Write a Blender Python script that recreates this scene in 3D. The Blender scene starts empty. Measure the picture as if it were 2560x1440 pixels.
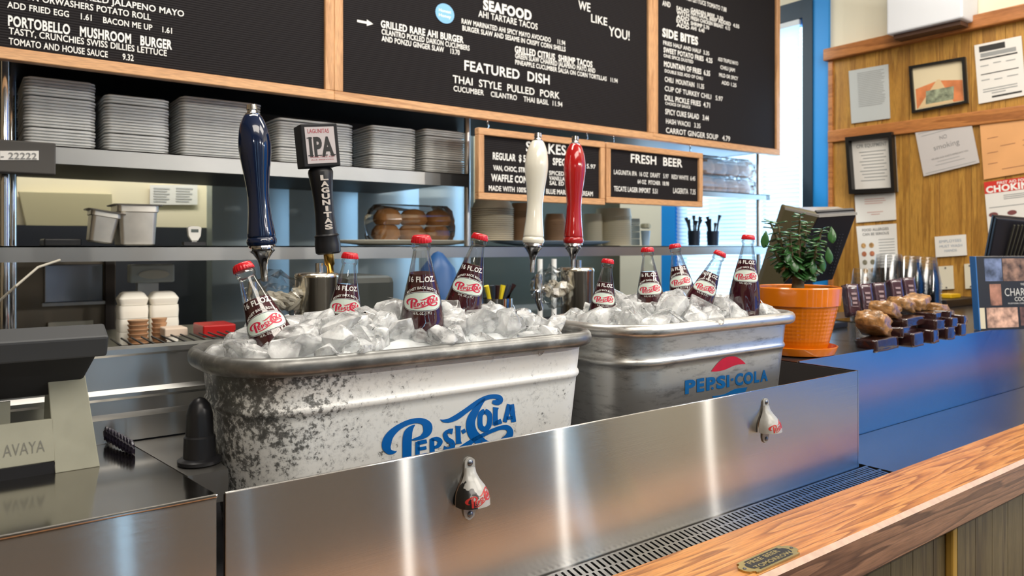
import bpy, bmesh, math, random
from mathutils import Vector, Matrix, noise
C = bpy.context.scene.collection
SC = bpy.context.scene
PI = math.pi
R = math.radians
# ------------------------------------------------------------------ camera, world, light, exposure
TH = R(36.7); FPX = 1850.0; HZ = 615.0
FW = Vector((math.sin(TH), math.cos(TH), 0)); RT = Vector((math.cos(TH), -math.sin(TH), 0))
CAM = Vector((0, 0, 1.5))
cd = bpy.data.cameras.new('camera'); cam = bpy.data.objects.new('camera', cd); C.objects.link(cam)
cam.location = CAM; cam.rotation_euler = (R(90), 0, -TH)
cd.sensor_width = 36; cd.lens = 36 * FPX / 2560; cd.shift_y = -(720 - HZ) / 2560
cd.clip_start = 0.05; cd.clip_end = 60
cd.dof.use_dof = True; cd.dof.focus_distance = 1.15; cd.dof.aperture_fstop = 7.0
SC.camera = cam
w = bpy.data.worlds.new('sky'); SC.world = w; w.use_nodes = True
bg = w.node_tree.nodes['Background']; bg.inputs[0].default_value = (0.50, 0.76, 1.0, 1); bg.inputs[1].default_value = 5.0
SC.view_settings.view_transform = 'Standard'; SC.view_settings.look = 'None'
SC.view_settings.exposure = 0.08; SC.view_settings.gamma = 1; SC.view_settings.use_curve_mapping = False
def area(name, loc, size, energy, col, rot=(0, 0, 0), sy=None):
    l = bpy.data.lights.new(name, 'AREA'); l.energy = energy; l.color = col; l.size = size
    if sy: l.shape = 'RECTANGLE'; l.size_y = sy
    o = bpy.data.objects.new(name, l); C.objects.link(o); o.location = loc; o.rotation_euler = rot; return o
def bulb(name, loc, energy, col, rad=.05):
    l = bpy.data.lights.new(name, 'POINT'); l.energy = energy; l.color = col; l.shadow_soft_size = rad
    o = bpy.data.objects.new(name, l); C.objects.link(o); o.location = loc; return o
area('ceiling_light', (0.6, -0.9, 3.2), 2.2, 60, (1, .92, .82), sy=1.2)
area('ceiling_light', (2.6, -0.2, 3.2), 1.4, 34, (1, .92, .82), sy=1.0)
area('ceiling_light', (0.6, 1.45, 3.2), 1.6, 34, (1, .95, .86), sy=.5)
area('ceiling_light', (2.5, 1.3, 3.2), 1.4, 26, (1, .92, .8), sy=.5)
area('ceiling_light', (0.6, 3.6, 3.2), 1.6, 60, (1, .97, .88), sy=.5)
area('ceiling_light', (2.4, 3.5, 3.2), 1.4, 40, (.9, .97, 1), sy=.5)
area('window_daylight', (3.66, 2.8, 1.9), .9, 11, (.42, .7, 1), rot=(0, R(90), 0), sy=1.4)
area('window_daylight', (3.72, -.35, 1.7), 2.0, 5, (.08, .42, 1), rot=(0, R(90), 0), sy=1.7)
for bx_ in (1.45, 2.27, 3.36): bulb('pendant_lamp_light', (bx_, -.8, 2.25), 28, (1, .95, .88), .018)
bulb('pendant_lamp_light', (-.5, -.8, 2.25), 9, (1, .93, .82), .05)

# ------------------------------------------------------------------ projection helpers (pixel of the 2560x1440 photo -> point on a real plane)
def ray(px, py):
    return FW + RT * ((px - 1280) / FPX) + Vector((0, 0, 1)) * ((HZ - py) / FPX)
def pY(px, py, Y): d = ray(px, py); return CAM + d * (Y / d.y)
def pX(px, py, X): d = ray(px, py); return CAM + d * (X / d.x)
def pZ(px, py, Z): d = ray(px, py); return CAM + d * ((Z - CAM.z) / d.z)
def PD(px, py, z): return CAM + ray(px, py) * z
def XatY(px, Y): return pY(px, HZ, Y).x

# ------------------------------------------------------------------ materials
MATS = {}
def mat(name, col, rough=.5, metal=0, bump=0, bscale=40, var=0, vscale=8, coat=0, aniso=0, tangent=None, emit=None, spec=None, trans=0, ior=1.45, stretch=(1, 1, 1), sub=0):
    if name in MATS: return MATS[name]
    m = bpy.data.materials.new(name); m.use_nodes = True; nt = m.node_tree; b = nt.nodes['Principled BSDF']
    b.inputs['Base Color'].default_value = (*col, 1); b.inputs['Roughness'].default_value = rough; b.inputs['Metallic'].default_value = metal
    b.inputs['Coat Weight'].default_value = coat; b.inputs['IOR'].default_value = ior; b.inputs['Transmission Weight'].default_value = trans
    if spec is not None: b.inputs['Specular IOR Level'].default_value = spec
    if sub: b.inputs['Subsurface Weight'].default_value = sub; b.inputs['Subsurface Radius'].default_value = (.01, .01, .01)
    if emit: b.inputs['Emission Color'].default_value = (*emit[0], 1); b.inputs['Emission Strength'].default_value = emit[1]
    if bump or var:
        tc = nt.nodes.new('ShaderNodeTexCoord'); mp = nt.nodes.new('ShaderNodeMapping'); mp.inputs['Scale'].default_value = stretch
        nt.links.new(tc.outputs['Object'], mp.inputs[0])
    if var:
        n = nt.nodes.new('ShaderNodeTexNoise'); n.inputs['Scale'].default_value = vscale; n.inputs['Detail'].default_value = 5
        nt.links.new(mp.outputs[0], n.inputs['Vector'])
        mr = nt.nodes.new('ShaderNodeMapRange'); mr.inputs[1].default_value = .3; mr.inputs[2].default_value = .7; mr.inputs[3].default_value = 1 - var; mr.inputs[4].default_value = 1 + var
        nt.links.new(n.outputs['Fac'], mr.inputs[0])
        mx = nt.nodes.new('ShaderNodeVectorMath'); mx.operation = 'SCALE'; mx.inputs[0].default_value = col
        nt.links.new(mr.outputs[0], mx.inputs['Scale']); nt.links.new(mx.outputs[0], b.inputs['Base Color'])
    if bump:
        n2 = nt.nodes.new('ShaderNodeTexNoise'); n2.inputs['Scale'].default_value = bscale; n2.inputs['Detail'].default_value = 3
        nt.links.new(mp.outputs[0], n2.inputs['Vector'])
        bp = nt.nodes.new('ShaderNodeBump'); bp.inputs['Strength'].default_value = bump; bp.inputs['Distance'].default_value = .002
        nt.links.new(n2.outputs['Fac'], bp.inputs['Height']); nt.links.new(bp.outputs[0], b.inputs['Normal'])
    if aniso:
        b.inputs['Anisotropic'].default_value = aniso
        cx = nt.nodes.new('ShaderNodeCombineXYZ')
        for i in range(3): cx.inputs[i].default_value = tangent[i]
        nt.links.new(cx.outputs[0], b.inputs['Tangent'])
    MATS[name] = m; return m
def ramp(nt, fac, stops):
    r = nt.nodes.new('ShaderNodeValToRGB'); e = r.color_ramp.elements
    while len(e) < len(stops): e.new(.5)
    for i, (p, c) in enumerate(stops): e[i].position = p; e[i].color = (*c, 1)
    nt.links.new(fac, r.inputs[0]); return r
def wood(name, c1, c2, c3, axis='X', scale=1.0, rough=.35, coat=.2, wave=9):
    m = bpy.data.materials.new(name); m.use_nodes = True; nt = m.node_tree; b = nt.nodes['Principled BSDF']
    b.inputs['Roughness'].default_value = rough; b.inputs['Coat Weight'].default_value = coat; b.inputs['Coat Roughness'].default_value = .2
    tc = nt.nodes.new('ShaderNodeTexCoord'); mp = nt.nodes.new('ShaderNodeMapping')
    s = {'X': (.28, 5, 5), 'Y': (5, .28, 5), 'Z': (5, 5, .28)}[axis]; mp.inputs['Scale'].default_value = [v * scale for v in s]
    nt.links.new(tc.outputs['Object'], mp.inputs[0])
    n = nt.nodes.new('ShaderNodeTexNoise'); n.inputs['Scale'].default_value = 1.6; n.inputs['Detail'].default_value = 3
    nt.links.new(mp.outputs[0], n.inputs['Vector'])
    mm = nt.nodes.new('ShaderNodeMath'); mm.operation = 'MULTIPLY'; mm.inputs[1].default_value = wave
    nt.links.new(n.outputs['Fac'], mm.inputs[0]); fr = nt.nodes.new('ShaderNodeMath'); fr.operation = 'FRACT'; nt.links.new(mm.outputs[0], fr.inputs[0])
    n2 = nt.nodes.new('ShaderNodeTexNoise'); n2.inputs['Scale'].default_value = 45; n2.inputs['Detail'].default_value = 4
    nt.links.new(mp.outputs[0], n2.inputs['Vector'])
    r1 = ramp(nt, fr.outputs[0], [(0, c1), (.55, c2), (.9, c3), (1, c1)])
    r2 = ramp(nt, n2.outputs['Fac'], [(.35, (.62, .62, .62)), (.6, (1, 1, 1))])
    mx = nt.nodes.new('ShaderNodeMix'); mx.data_type = 'RGBA'; mx.blend_type = 'MULTIPLY'; mx.inputs[0].default_value = .8
    nt.links.new(r1.outputs[0], mx.inputs[6]); nt.links.new(r2.outputs[0], mx.inputs[7]); nt.links.new(mx.outputs[2], b.inputs['Base Color'])
    MATS[name] = m; return m
def thin_glass(name, tint, refl=.5, edge=(.5, .55, .55)):
    m = bpy.data.materials.new(name); m.use_nodes = True; nt = m.node_tree; nt.nodes.clear()
    out = nt.nodes.new('ShaderNodeOutputMaterial'); tr = nt.nodes.new('ShaderNodeBsdfTransparent'); gl = nt.nodes.new('ShaderNodeBsdfGlossy'); gl.inputs['Roughness'].default_value = .03
    lw = nt.nodes.new('ShaderNodeLayerWeight'); lw.inputs[0].default_value = .35
    mc = nt.nodes.new('ShaderNodeMix'); mc.data_type = 'RGBA'; mc.inputs[6].default_value = (*tint, 1); mc.inputs[7].default_value = (*edge, 1)
    nt.links.new(lw.outputs['Facing'], mc.inputs[0]); nt.links.new(mc.outputs[2], tr.inputs[0])
    mu = nt.nodes.new('ShaderNodeMath'); mu.operation = 'MULTIPLY_ADD'; mu.inputs[1].default_value = refl; mu.inputs[2].default_value = .06
    nt.links.new(lw.outputs['Fresnel'], mu.inputs[0])
    ms = nt.nodes.new('ShaderNodeMixShader'); nt.links.new(mu.outputs[0], ms.inputs[0]); nt.links.new(tr.outputs[0], ms.inputs[1]); nt.links.new(gl.outputs[0], ms.inputs[2])
    nt.links.new(ms.outputs[0], out.inputs[0]); MATS[name] = m; return m
STV = mat('brushed_steel_vertical', (.47, .455, .43), .145, 1, aniso=1, tangent=(0, 0, 1), bump=.05, bscale=60, stretch=(.05, 1, 25))
def add_streak(m, fac, rough, an, tan_, col=(.50, .49, .47)):
    nt = m.node_tree; b = nt.nodes['Principled BSDF']; o = nt.nodes['Material Output']; g = nt.nodes.new('ShaderNodeBsdfAnisotropic'); g.inputs['Color'].default_value = (*col, 1)
    g.inputs['Roughness'].default_value = rough; g.inputs['Anisotropy'].default_value = an
    cx = nt.nodes.new('ShaderNodeCombineXYZ')
    for i in range(3): cx.inputs[i].default_value = tan_[i]
    nt.links.new(cx.outputs[0], g.inputs['Tangent']); mx = nt.nodes.new('ShaderNodeMixShader'); mx.inputs[0].default_value = fac
    nt.links.new(b.outputs[0], mx.inputs[1]); nt.links.new(g.outputs[0], mx.inputs[2]); nt.links.new(mx.outputs[0], o.inputs[0])
add_streak(STV, .42, .17, .90, (1, 0, 0))
STH = mat('brushed_steel_flat', (.44, .44, .44), .26, 1, aniso=.5, tangent=(0, 1, 0), var=.05, vscale=4)
STEEL = mat('steel', (.62, .62, .61), .3, 1, bump=.04, bscale=30)
STDARK = mat('dark_steel', (.10, .10, .11), .45, 1)
CHROME = mat('chrome', (.85, .85, .86), .09, 1)
ALU = mat('aluminium_tray', (.88, .89, .87), .42, .12, var=.08, vscale=20, bump=.1, bscale=200)
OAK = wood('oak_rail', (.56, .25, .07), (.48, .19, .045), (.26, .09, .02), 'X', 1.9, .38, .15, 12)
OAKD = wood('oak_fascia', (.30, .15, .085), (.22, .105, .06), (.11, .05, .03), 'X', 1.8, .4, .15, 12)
FRAMEW = wood('board_frame_oak', (.72, .40, .19), (.66, .35, .16), (.52, .26, .11), 'X', 2, .5, .05, 5)
FRAMEV = wood('board_frame_oak_upright', (.72, .40, .19), (.66, .35, .16), (.52, .26, .11), 'Z', 2, .5, .05, 5)
PLANK = wood('wall_plank', (.52, .27, .045), (.46, .225, .035), (.33, .15, .02), 'Z', 2.2, .5, .1, 4)
RAILW = wood('wall_rail_wood', (.55, .22, .06), (.48, .18, .05), (.34, .12, .03), 'Y', 2, .4, .1, 5)
BARPL = wood('bar_front_plank', (.17, .125, .06), (.14, .10, .045), (.09, .06, .03), 'Z', 1.5, .5, .1, 5)
CREAM = mat('cream_paint', (.80, .72, .52), .7)
BLACK = mat('black_plastic', (.012, .012, .014), .35)
BLACKM = mat('black_matte', (.012, .012, .014), .7)
WHITE = mat('white_letter', (.85, .84, .80), .5)
PAPER = mat('paper', (.78, .76, .72), .35)
INK = mat('grey_print', (.22, .22, .22), .6)
DINK = mat('dark_print', (.03, .03, .03), .6)

# ------------------------------------------------------------------ mesh builder
class MB:
    def __init__(s): s.v = []; s.f = []; s.mi = []
    def add(s, vs, fs, mi=0):
        o = len(s.v); s.v += [tuple(v) for v in vs]; s.f += [tuple(i + o for i in f) for f in fs]; s.mi += [mi] * len(fs); return s
    def box(s, x0, x1, y0, y1, z0, z1, mi=0):
        return s.add([(x0, y0, z0), (x1, y0, z0), (x1, y1, z0), (x0, y1, z0), (x0, y0, z1), (x1, y0, z1), (x1, y1, z1), (x0, y1, z1)],
                     [(0, 3, 2, 1), (4, 5, 6, 7), (0, 1, 5, 4), (1, 2, 6, 5), (2, 3, 7, 6), (3, 0, 4, 7)], mi)
    def hexa(s, a, b, mi=0):            # a: 4 corners, b: 4 corners, same order
        return s.add(list(a) + list(b), [(3, 2, 1, 0), (4, 5, 6, 7), (0, 1, 5, 4), (1, 2, 6, 5), (2, 3, 7, 6), (3, 0, 4, 7)], mi)
    def slab(s, q, off, mi=0):          # quad extruded by vector
        return s.hexa(q, [Vector(p) + Vector(off) for p in q], mi)
    def loft(s, rings, close0=True, close1=True, mi=0):
        n = len(rings[0]); assert all(len(r) == n for r in rings); vs = [p for r in rings for p in r]; fs = []
        for i in range(len(rings) - 1):
            for j in range(n):
                k = (j + 1) % n; fs.append((i * n + j, i * n + k, (i + 1) * n + k, (i + 1) * n + j))
        if close0: fs.append(tuple(range(n - 1, -1, -1)))
        if close1: fs.append(tuple((len(rings) - 1) * n + j for j in range(n)))
        return s.add(vs, fs, mi)
    def lathe(s, prof, n=24, cx=0, cy=0, close0=True, close1=True, mi=0, fn=None):
        rings = []
        for (r, z) in prof:
            ring = []
            for j in range(n):
                a = 2 * PI * j / n; rr = r * (fn(a, z) if fn else 1)
                ring.append((cx + rr * math.cos(a), cy + rr * math.sin(a), z))
            rings.append(ring)
        return s.loft(rings, close0, close1, mi)
    def tube(s, pts, rad, n=8, mi=0):
        pts = [Vector(p) for p in pts]; rings = []
        for i, p in enumerate(pts):
            t = (pts[min(i + 1, len(pts) - 1)] - pts[max(i - 1, 0)]).normalized()
            up = Vector((0, 0, 1)) if abs(t.z) < .9 else Vector((1, 0, 0))
            a = t.cross(up).normalized(); b = t.cross(a)
            r = rad[i] if isinstance(rad, (list, tuple)) else rad
            rings.append([p + (a * math.cos(2 * PI * k / n) + b * math.sin(2 * PI * k / n)) * r for k in range(n)])
        return s.loft(rings, True, True, mi)
    def prism(s, poly, off, mi=0):      # planar polygon of 3-D points extruded
        n = len(poly); o = Vector(off)
        return s.add([Vector(p) for p in poly] + [Vector(p) + o for p in poly], [tuple(range(n)), tuple(range(2 * n - 1, n - 1, -1))] + [(j, j + n, (j + 1) % n + n, (j + 1) % n) for j in range(n)], mi)
    def quad(s, a, b, c, d, mi=0): return s.add([a, b, c, d], [(0, 1, 2, 3)], mi)
    def build(s, name, mt, parent=None, smooth=False, bevel=0, seg=2, kind=None, label=None, fixn=True, angle=40):
        me = bpy.data.meshes.new(name); me.from_pydata(s.v, [], s.f)
        ms = mt if isinstance(mt, (list, tuple)) else [mt]
        for m in ms: me.materials.append(m)
        if len(ms) > 1: me.polygons.foreach_set('material_index', s.mi)
        me.update()
        if fixn or bevel:
            bm = bmesh.new(); bm.from_mesh(me)
            if fixn: bmesh.ops.recalc_face_normals(bm, faces=bm.faces)
            if bevel: bmesh.ops.bevel(bm, geom=[e for e in bm.edges if len(e.link_faces) == 2 and e.calc_face_angle(0) > .5], offset=bevel, segments=seg, affect='EDGES', profile=.5)
            bm.to_mesh(me); bm.free()
        if smooth:
            me.polygons.foreach_set('use_smooth', [True] * len(me.polygons)); me.set_sharp_from_angle(angle=R(angle))
        o = bpy.data.objects.new(name, me); C.objects.link(o)
        if parent: o.parent = parent
        if kind: o['kind'] = kind
        if label: o['label'] = label
        return o
def tag(o, label, cat, group=None, kind=None):
    o['label'] = label; o['category'] = cat
    if group: o['group'] = group
    if kind: o['kind'] = kind
    return o
def thing(name, label, cat, loc=(0, 0, 0), rz=0, group=None, s=1):
    o = bpy.data.objects.new(name, None); C.objects.link(o); o.location = loc; o.rotation_euler = (0, 0, rz); o.scale = (s, s, s)
    o.empty_display_size = .05
    return tag(o, label, cat, group)
def dup(o, label=None, group=None, parent=None):
    c = o.copy(); C.objects.link(c)
    if parent: c.parent = parent
    if label: c['label'] = label
    if group: c['group'] = group
    for ch in [x for x in KIDS(o)]: dup(ch, parent=c)
    return c
def KIDS(o): return [x for x in bpy.data.objects if x.parent == o]
def struct(name, mb, m, **k):
    o = mb.build(name, m, **k); o['kind'] = 'structure'; return o

# ------------------------------------------------------------------ 2-D lettering
CH = "ABCDEFGHIJKLMNOPQRSTUVWXYZabcdefghijklmnopqrstuvwxyz0123456789.,$%!/()-"
BOLDS = (-.01, 0.0, .012, .02, .03, .045); GL = {}; ADV = {}; TXT = {}
def load_glyphs():
    jobs = []
    def mk(body, off):
        cu = bpy.data.curves.new('t', 'FONT'); cu.body = body; cu.size = 1; cu.offset = off; cu.resolution_u = 3; cu.fill_mode = 'FRONT'
        o = bpy.data.objects.new('t', cu); C.objects.link(o); return o
    for c in CH:
        for b in BOLDS: jobs.append(('g', c, b, mk(c, b)))
        jobs.append(('a', c, 0, mk('H' + c + 'H', 0)))
    jobs.append(('h', '', 0, mk('HH', 0)))
    dg = bpy.context.evaluated_depsgraph_get(); raw = {}
    for k, c, b, o in jobs:
        ev = o.evaluated_get(dg); me = ev.to_mesh()
        vs = [(v.co.x, v.co.y) for v in me.vertices]; fs = [tuple(p.vertices) for p in me.polygons]; ev.to_mesh_clear()
        if k == 'g': GL[(c, b)] = (vs, fs)
        else: raw[c if k == 'a' else ''] = max(v[0] for v in vs) - min(v[0] for v in vs)
    for k, c, b, o in jobs:
        cu = o.data; bpy.data.objects.remove(o); bpy.data.curves.remove(cu)
    for c in CH: ADV[c] = raw[c] - raw['']
    ADV[' '] = .30
load_glyphs()
def text2d(s, bold=0):
    bold = min(BOLDS, key=lambda q: abs(q - bold)); key = (s, bold)
    if key in TXT: return TXT[key]
    V = []; F = []; x = 0
    for c in s:
        if c != ' ':
            vs, fs = GL[(c, bold)]; o = len(V); V += [(a + x, b_) for a, b_ in vs]; F += [tuple(i + o for i in f) for f in fs]
        x += ADV[c] + max(0, bold)
    x0 = min(v[0] for v in V); x1 = max(v[0] for v in V)
    V = [((a - x0) / (x1 - x0), y / .71) for a, y in V]
    TXT[key] = (V, F, (x1 - x0) / .71); return TXT[key]
def write(mb, s, P0, P1, cap, up=(0, 0, 1), off=(0, 0, 0), bold=0, mi=0):
    vs, fs, _ = text2d(s, bold); P0 = Vector(P0); P1 = Vector(P1); up = Vector(up); off = Vector(off)
    mb.add([P0 + (P1 - P0) * x + up * (y * cap) + off for x, y in vs], fs, mi)
def catmull(pts, n=6):
    out = []
    for i in range(len(pts) - 1):
        p0 = pts[max(i - 1, 0)]; p1 = pts[i]; p2 = pts[i + 1]; p3 = pts[min(i + 2, len(pts) - 1)]
        for k in range(n):
            t = k / n
            out.append(tuple(.5 * ((2 * b) + (-a + c) * t + (2 * a - 5 * b + 4 * c - d) * t * t + (-a + 3 * b - 3 * c + d) * t ** 3) for a, b, c, d in zip(p0, p1, p2, p3)))
    out.append(tuple(pts[-1])); return out
def stroke2d(pts, n=6, smooth=True):
    ps = catmull(pts, n) if smooth else pts
    vs = []; fs = []
    for i, (x, y, wd) in enumerate(ps):
        a = ps[max(i - 1, 0)]; b = ps[min(i + 1, len(ps) - 1)]; tx, ty = b[0] - a[0], b[1] - a[1]; L = math.hypot(tx, ty) or 1
        nx, ny = -ty / L * abs(wd) / 2, tx / L * abs(wd) / 2
        vs += [(x + nx, y + ny), (x, y), (x - nx, y - ny)]
        if i: k = 3 * i; fs += [(k - 3, k - 2, k + 1, k), (k - 2, k - 1, k + 2, k + 1)]
    return vs, fs
# script wordmark traced as strokes: (x, y, width) in an image-like frame, y down
LOGO = [
 [(458,1068,4),(420,1088,40),(340,1080,92),(292,1010,140),(300,920,148),(340,830,130),(410,750,108),(510,675,88),(640,612,82),(770,585,84),(880,600,104),(948,670,150),(940,770,130),(860,845,72),(770,875,46),(690,893,16)],
 [(748,652,10),(690,700,74),(640,780,134),(622,900,148),(620,1050,147),(618,1200,144),(616,1350,140)],
 [(1150,566,4),(1210,588,44),(1300,580,70),(1420,525,88),(1560,428,80),(1700,325,76),(1800,262,78),(1910,212,72),(2030,198,72),(2105,225,88),(2098,275,100),(2045,292,86),(1985,285,50)],
 [(1870,235,30),(1800,310,70),(1715,430,110),(1650,560,136),(1640,680,150),(1680,800,162),(1765,885,160),(1880,945,100),(2000,955,84),(2120,925,90),(2235,850,112),(2272,765,100),(2230,700,86),(2130,695,66),(2000,738,64),(1880,792,62),(1780,842,58),(1690,892,66),(1600,955,84),(1480,1030,76),(1340,1110,66),(1180,1190,62),(1010,1250,64),(860,1285,58),(740,1290,30)],
 [(1020,872,74),(1020,960,76),(1024,1060,80),(1030,1138,90)], [(1010,888,50),(1095,872,62),(1150,918,84),(1115,990,60),(1050,1012,40)],
 [(1352,757,96),(1290,752,66),(1232,800,72),(1262,880,82),(1335,935,92),(1342,1005,86),(1282,1044,72),(1203,1032,96)],
 [(1440,668,100),(1438,710,80),(1440,800,78),(1444,910,80),(1448,955,110)],
 [(1865,428,84),(1935,480,84),(1945,575,78),(1925,670,84),(1865,722,84),(1800,680,84),(1788,575,80),(1800,480,84),(1865,428,84)],
 [(2042,372,100),(2036,420,76),(2034,520,76),(2036,655,90)],
 ]
LOGOS = [[(1500,770,64),(1556,738,64)], [(790,925,70),(788,1190,74)],[(790,942,66),(938,912,62)],[(790,1040,56),(932,1016,54)],[(790,1160,62),(946,1130,66)],
 [(2010,640,60),(2132,590,80)], [(2262,325,86),(2184,606,66)],[(2290,325,86),(2328,606,78)],[(2210,545,50),(2310,535,50)]]
def logo2d():
    V = []; F = []
    for st in LOGO:
        v, f = stroke2d(st, 5); o = len(V); V += v; F += [tuple(i + o for i in q) for q in f]
    for st in LOGOS:
        (a, b, wa), (c, d, wb) = st; pts = [(a + (c - a) * t / 4, b + (d - b) * t / 4, wa + (wb - wa) * t / 4) for t in range(5)]
        v, f = stroke2d(pts, 1, False); o = len(V); V += v; F += [tuple(i + o for i in q) for q in f]
    return V, F
LV, LF = logo2d()
LX0, LX1, LY0, LY1 = 213, 2365, 160, 1350
# ------------------------------------------------------------------ the room
W = 3.8; YB = 2.3; YP = 2.5; Yk = 4.4
FLOORM = mat('floor_tile', (.05, .038, .028), .14, var=.2, coat=.6)
struct('floor', MB().box(-2, W, -2.4, Yk, -.05, 0), FLOORM)
struct('ceiling', MB().box(-2.1, W + .1, -2.5, Yk + .1, 3.3, 3.35), mat('ceiling_paint', (.6, .56, .5), .8))
struct('wall_left', MB().box(-2.1, -2, -2.4, Yk, 0, 3.3), mat('tan_wall', (.22, .17, .10), .7))
SL = [(-.60, -.50), (.60, .68), (1.2, 1.24), (2.20, 2.29), (3.36, 3.58)]; m = MB(); x = -2.1  # unseen slots added to reflect as bright streaks in the steel front
for a, b in SL: m.box(x, a, -2.5, -2.4, 0, 3.3); m.box(a, b, -2.5, -2.4, 2.7, 3.3); x = b
m.box(x, W + .1, -2.5, -2.4, 0, 3.3)
for i, (a, b) in enumerate(SL): MB().box(a, b, -2.46, -2.455, 0, 2.7).build('window_%d' % (3 + i), thin_glass('streak_slot_glass_%d' % i, (.9, .93, .95), .3, (.8, .85, .9)), kind='structure')  # panes of the added streak slots
struct('wall_front', m, mat('brown_wall', (.09, .075, .055), .7))
struct('wall_back', MB().box(-2.1, W + .1, Yk, Yk + .1, 0, 3.3), CREAM)
wy0, wy1, wz0, wz1 = 2.275, 3.27, .9, 2.80
m = MB().box(W, W + .1, -2.4, -1.4, 0, 3.3).box(W, W + .1, -1.4, .7, 0, .7).box(W, W + .1, -1.4, .7, 2.75, 3.3).box(W, W + .1, .7, wy0, 0, 3.3).box(W, W + .1, wy1, Yk, 0, 3.3).box(W, W + .1, wy0, wy1, 0, wz0).box(W, W + .1, wy0, wy1, wz1, 3.3)
struct('wall_right', m, mat('cream_wall_right', (.82, .76, .60), .7))
BLUE = mat('blue_window_paint', (.015, .27, .72), .45)
DARKF = mat('dark_window_frame', (.015, .035, .06), .5)
win = bpy.data.objects.new('window_1', None); C.objects.link(win); win['kind'] = 'structure'
MB().box(W + .01, W + .05, wy0, wy0 + .05, wz0, wz1).box(W + .01, W + .05, wy1 - .04, wy1, wz0, wz1).box(W + .01, W + .05, wy0, wy1, wz1 - .05, wz1).box(W + .01, W + .05, wy0, wy1, wz0, wz0 + .05).build('window_frame', BLUE, win)
MB().box(W + .065, W + .069, wy0, wy1, wz0, wz1).build('pane', thin_glass('window_glass', (.97, .98, 1), .3, (.9, .95, 1)), win)
MB().box(W - .03, W + .012, 2.285, 2.345, .9, 2.86).build('mullion', DARKF, win)
MB().box(W - .02, W + .002, 2.195, 2.285, .9, 2.95).build('jamb', BLUE, win)
MB().box(W - .02, W + .002, wy1, wy1 + .12, .9, 2.95).build('jamb', BLUE, win)
MB().box(W - .02, W + .002, 2.285, wy1, 2.78, 2.88).build('head_trim', DARKF, win)
# slatted blind hanging in the window
w2 = bpy.data.objects.new('window_2', None); C.objects.link(w2); w2['kind'] = 'structure'
MB().box(W + .02, W + .07, -1.4, -1.34, .7, 2.75).box(W + .02, W + .07, .64, .7, .7, 2.75).box(W + .02, W + .07, -1.34, .64, 2.69, 2.75).box(W + .02, W + .07, -1.34, .64, .7, .76).box(W + .02, W + .07, -.38, -.32, .76, 2.69).build('window_frame', DARKF, w2)
MB().box(W + .045, W + .049, -1.34, .64, .76, 2.69).build('pane', thin_glass('daylight_dimming_glass', (.04, .22, .40), .3, (.04, .16, .3)), w2)  # blue tint added to dim the daylight and turn steel reflections blue
bl = thing('window_blind', 'white horizontal slatted blind hanging in the bright window', 'blind', (W - .02, 2.8, 0))
SLAT = bpy.data.materials.new('blind_slat'); SLAT.use_nodes = True; nt = SLAT.node_tree; nt.nodes.clear()
o_ = nt.nodes.new('ShaderNodeOutputMaterial'); d_ = nt.nodes.new('ShaderNodeBsdfDiffuse'); t_ = nt.nodes.new('ShaderNodeBsdfTranslucent'); x_ = nt.nodes.new('ShaderNodeMixShader')
d_.inputs[0].default_value = (.9, .93, .95, 1); t_.inputs[0].default_value = (.95, .97, .98, 1); x_.inputs[0].default_value = .75
nt.links.new(d_.outputs[0], x_.inputs[1]); nt.links.new(t_.outputs[0], x_.inputs[2]); nt.links.new(x_.outputs[0], o_.inputs[0])
slat0 = None
for i in range(74):
    z = 2.74 - i * .0245
    if slat0 is None:
        slat0 = MB().slab([(0, -.43, 0), (0, .46, 0), (.012, .46, -.021), (.012, -.43, -.021)], (.0012, 0, .0006)).build('slat', SLAT, bl)
        s_ = slat0
    else: s_ = slat0.copy(); C.objects.link(s_)
    s_.location = (0, 0, z)
MB().box(-.005, .02, -.43, .46, 2.745, 2.775).build('head_rail', mat('blind_rail', (.7, .75, .8), .5), bl)
# outside: pale building seen through the panes
# wood panelling on the right wall
pn = bpy.data.objects.new('trim_1', None); C.objects.link(pn); pn['kind'] = 'structure'
y = 2.185
topz = lambda: 2.50
rnd = random.Random(3); k = 0
pw = .14
while y > .85:
    MB().box(W - .022 - .001 * (k % 2), W, y - pw + .0018, y, 0.9, 2.50).build('plank', PLANK, pn, bevel=.001, seg=1); y -= pw; k += 1
MB().box(W - .06, W, .8, 2.205, 2.50, 2.565).build('top_rail', RAILW, pn, bevel=.006)
zm = pX(2200, 330, W).z
MB().box(W - .04, W - .02, .8, 2.19, zm - .03, zm + .035).build('mid_rail', RAILW, pn, bevel=.005)
MB().box(W - .035, W, 2.165, 2.19, .9, 2.50).build('edge_trim', RAILW, pn, bevel=.003)
# ------------------------------------------------------------------ bar: steel front, drip tray, oak rail
ZT = 1.23; ZD = 1.02; YF = .837; YS = .98; XL = .232; XR = 1.558; YW = .772
bar = thing('bar_counter', 'long bar base of dark plank panelling under the oak rail', 'counter', (0, 0, 0))
MB().box(-1.4, 3.7, .715, 1.5, 0, .94).build('bar_body', mat('bar_body_paint', (.04, .03, .02), .7), bar)
x = -.6; k = 0
xpost = pY(2368, 1300, .70).x
while x < 3.7:
    wd = .088
    MB().box(x, x + wd - .002, .70 if x < xpost else .69, .715, .1, .944).build('plank', BARPL, bar); x += wd
MB().box(xpost - .012, xpost + .010, .683, .70, .1, .944).build('corner_moulding', mat('moulding', (.42, .24, .04), .5), bar, bevel=.004)
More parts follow.
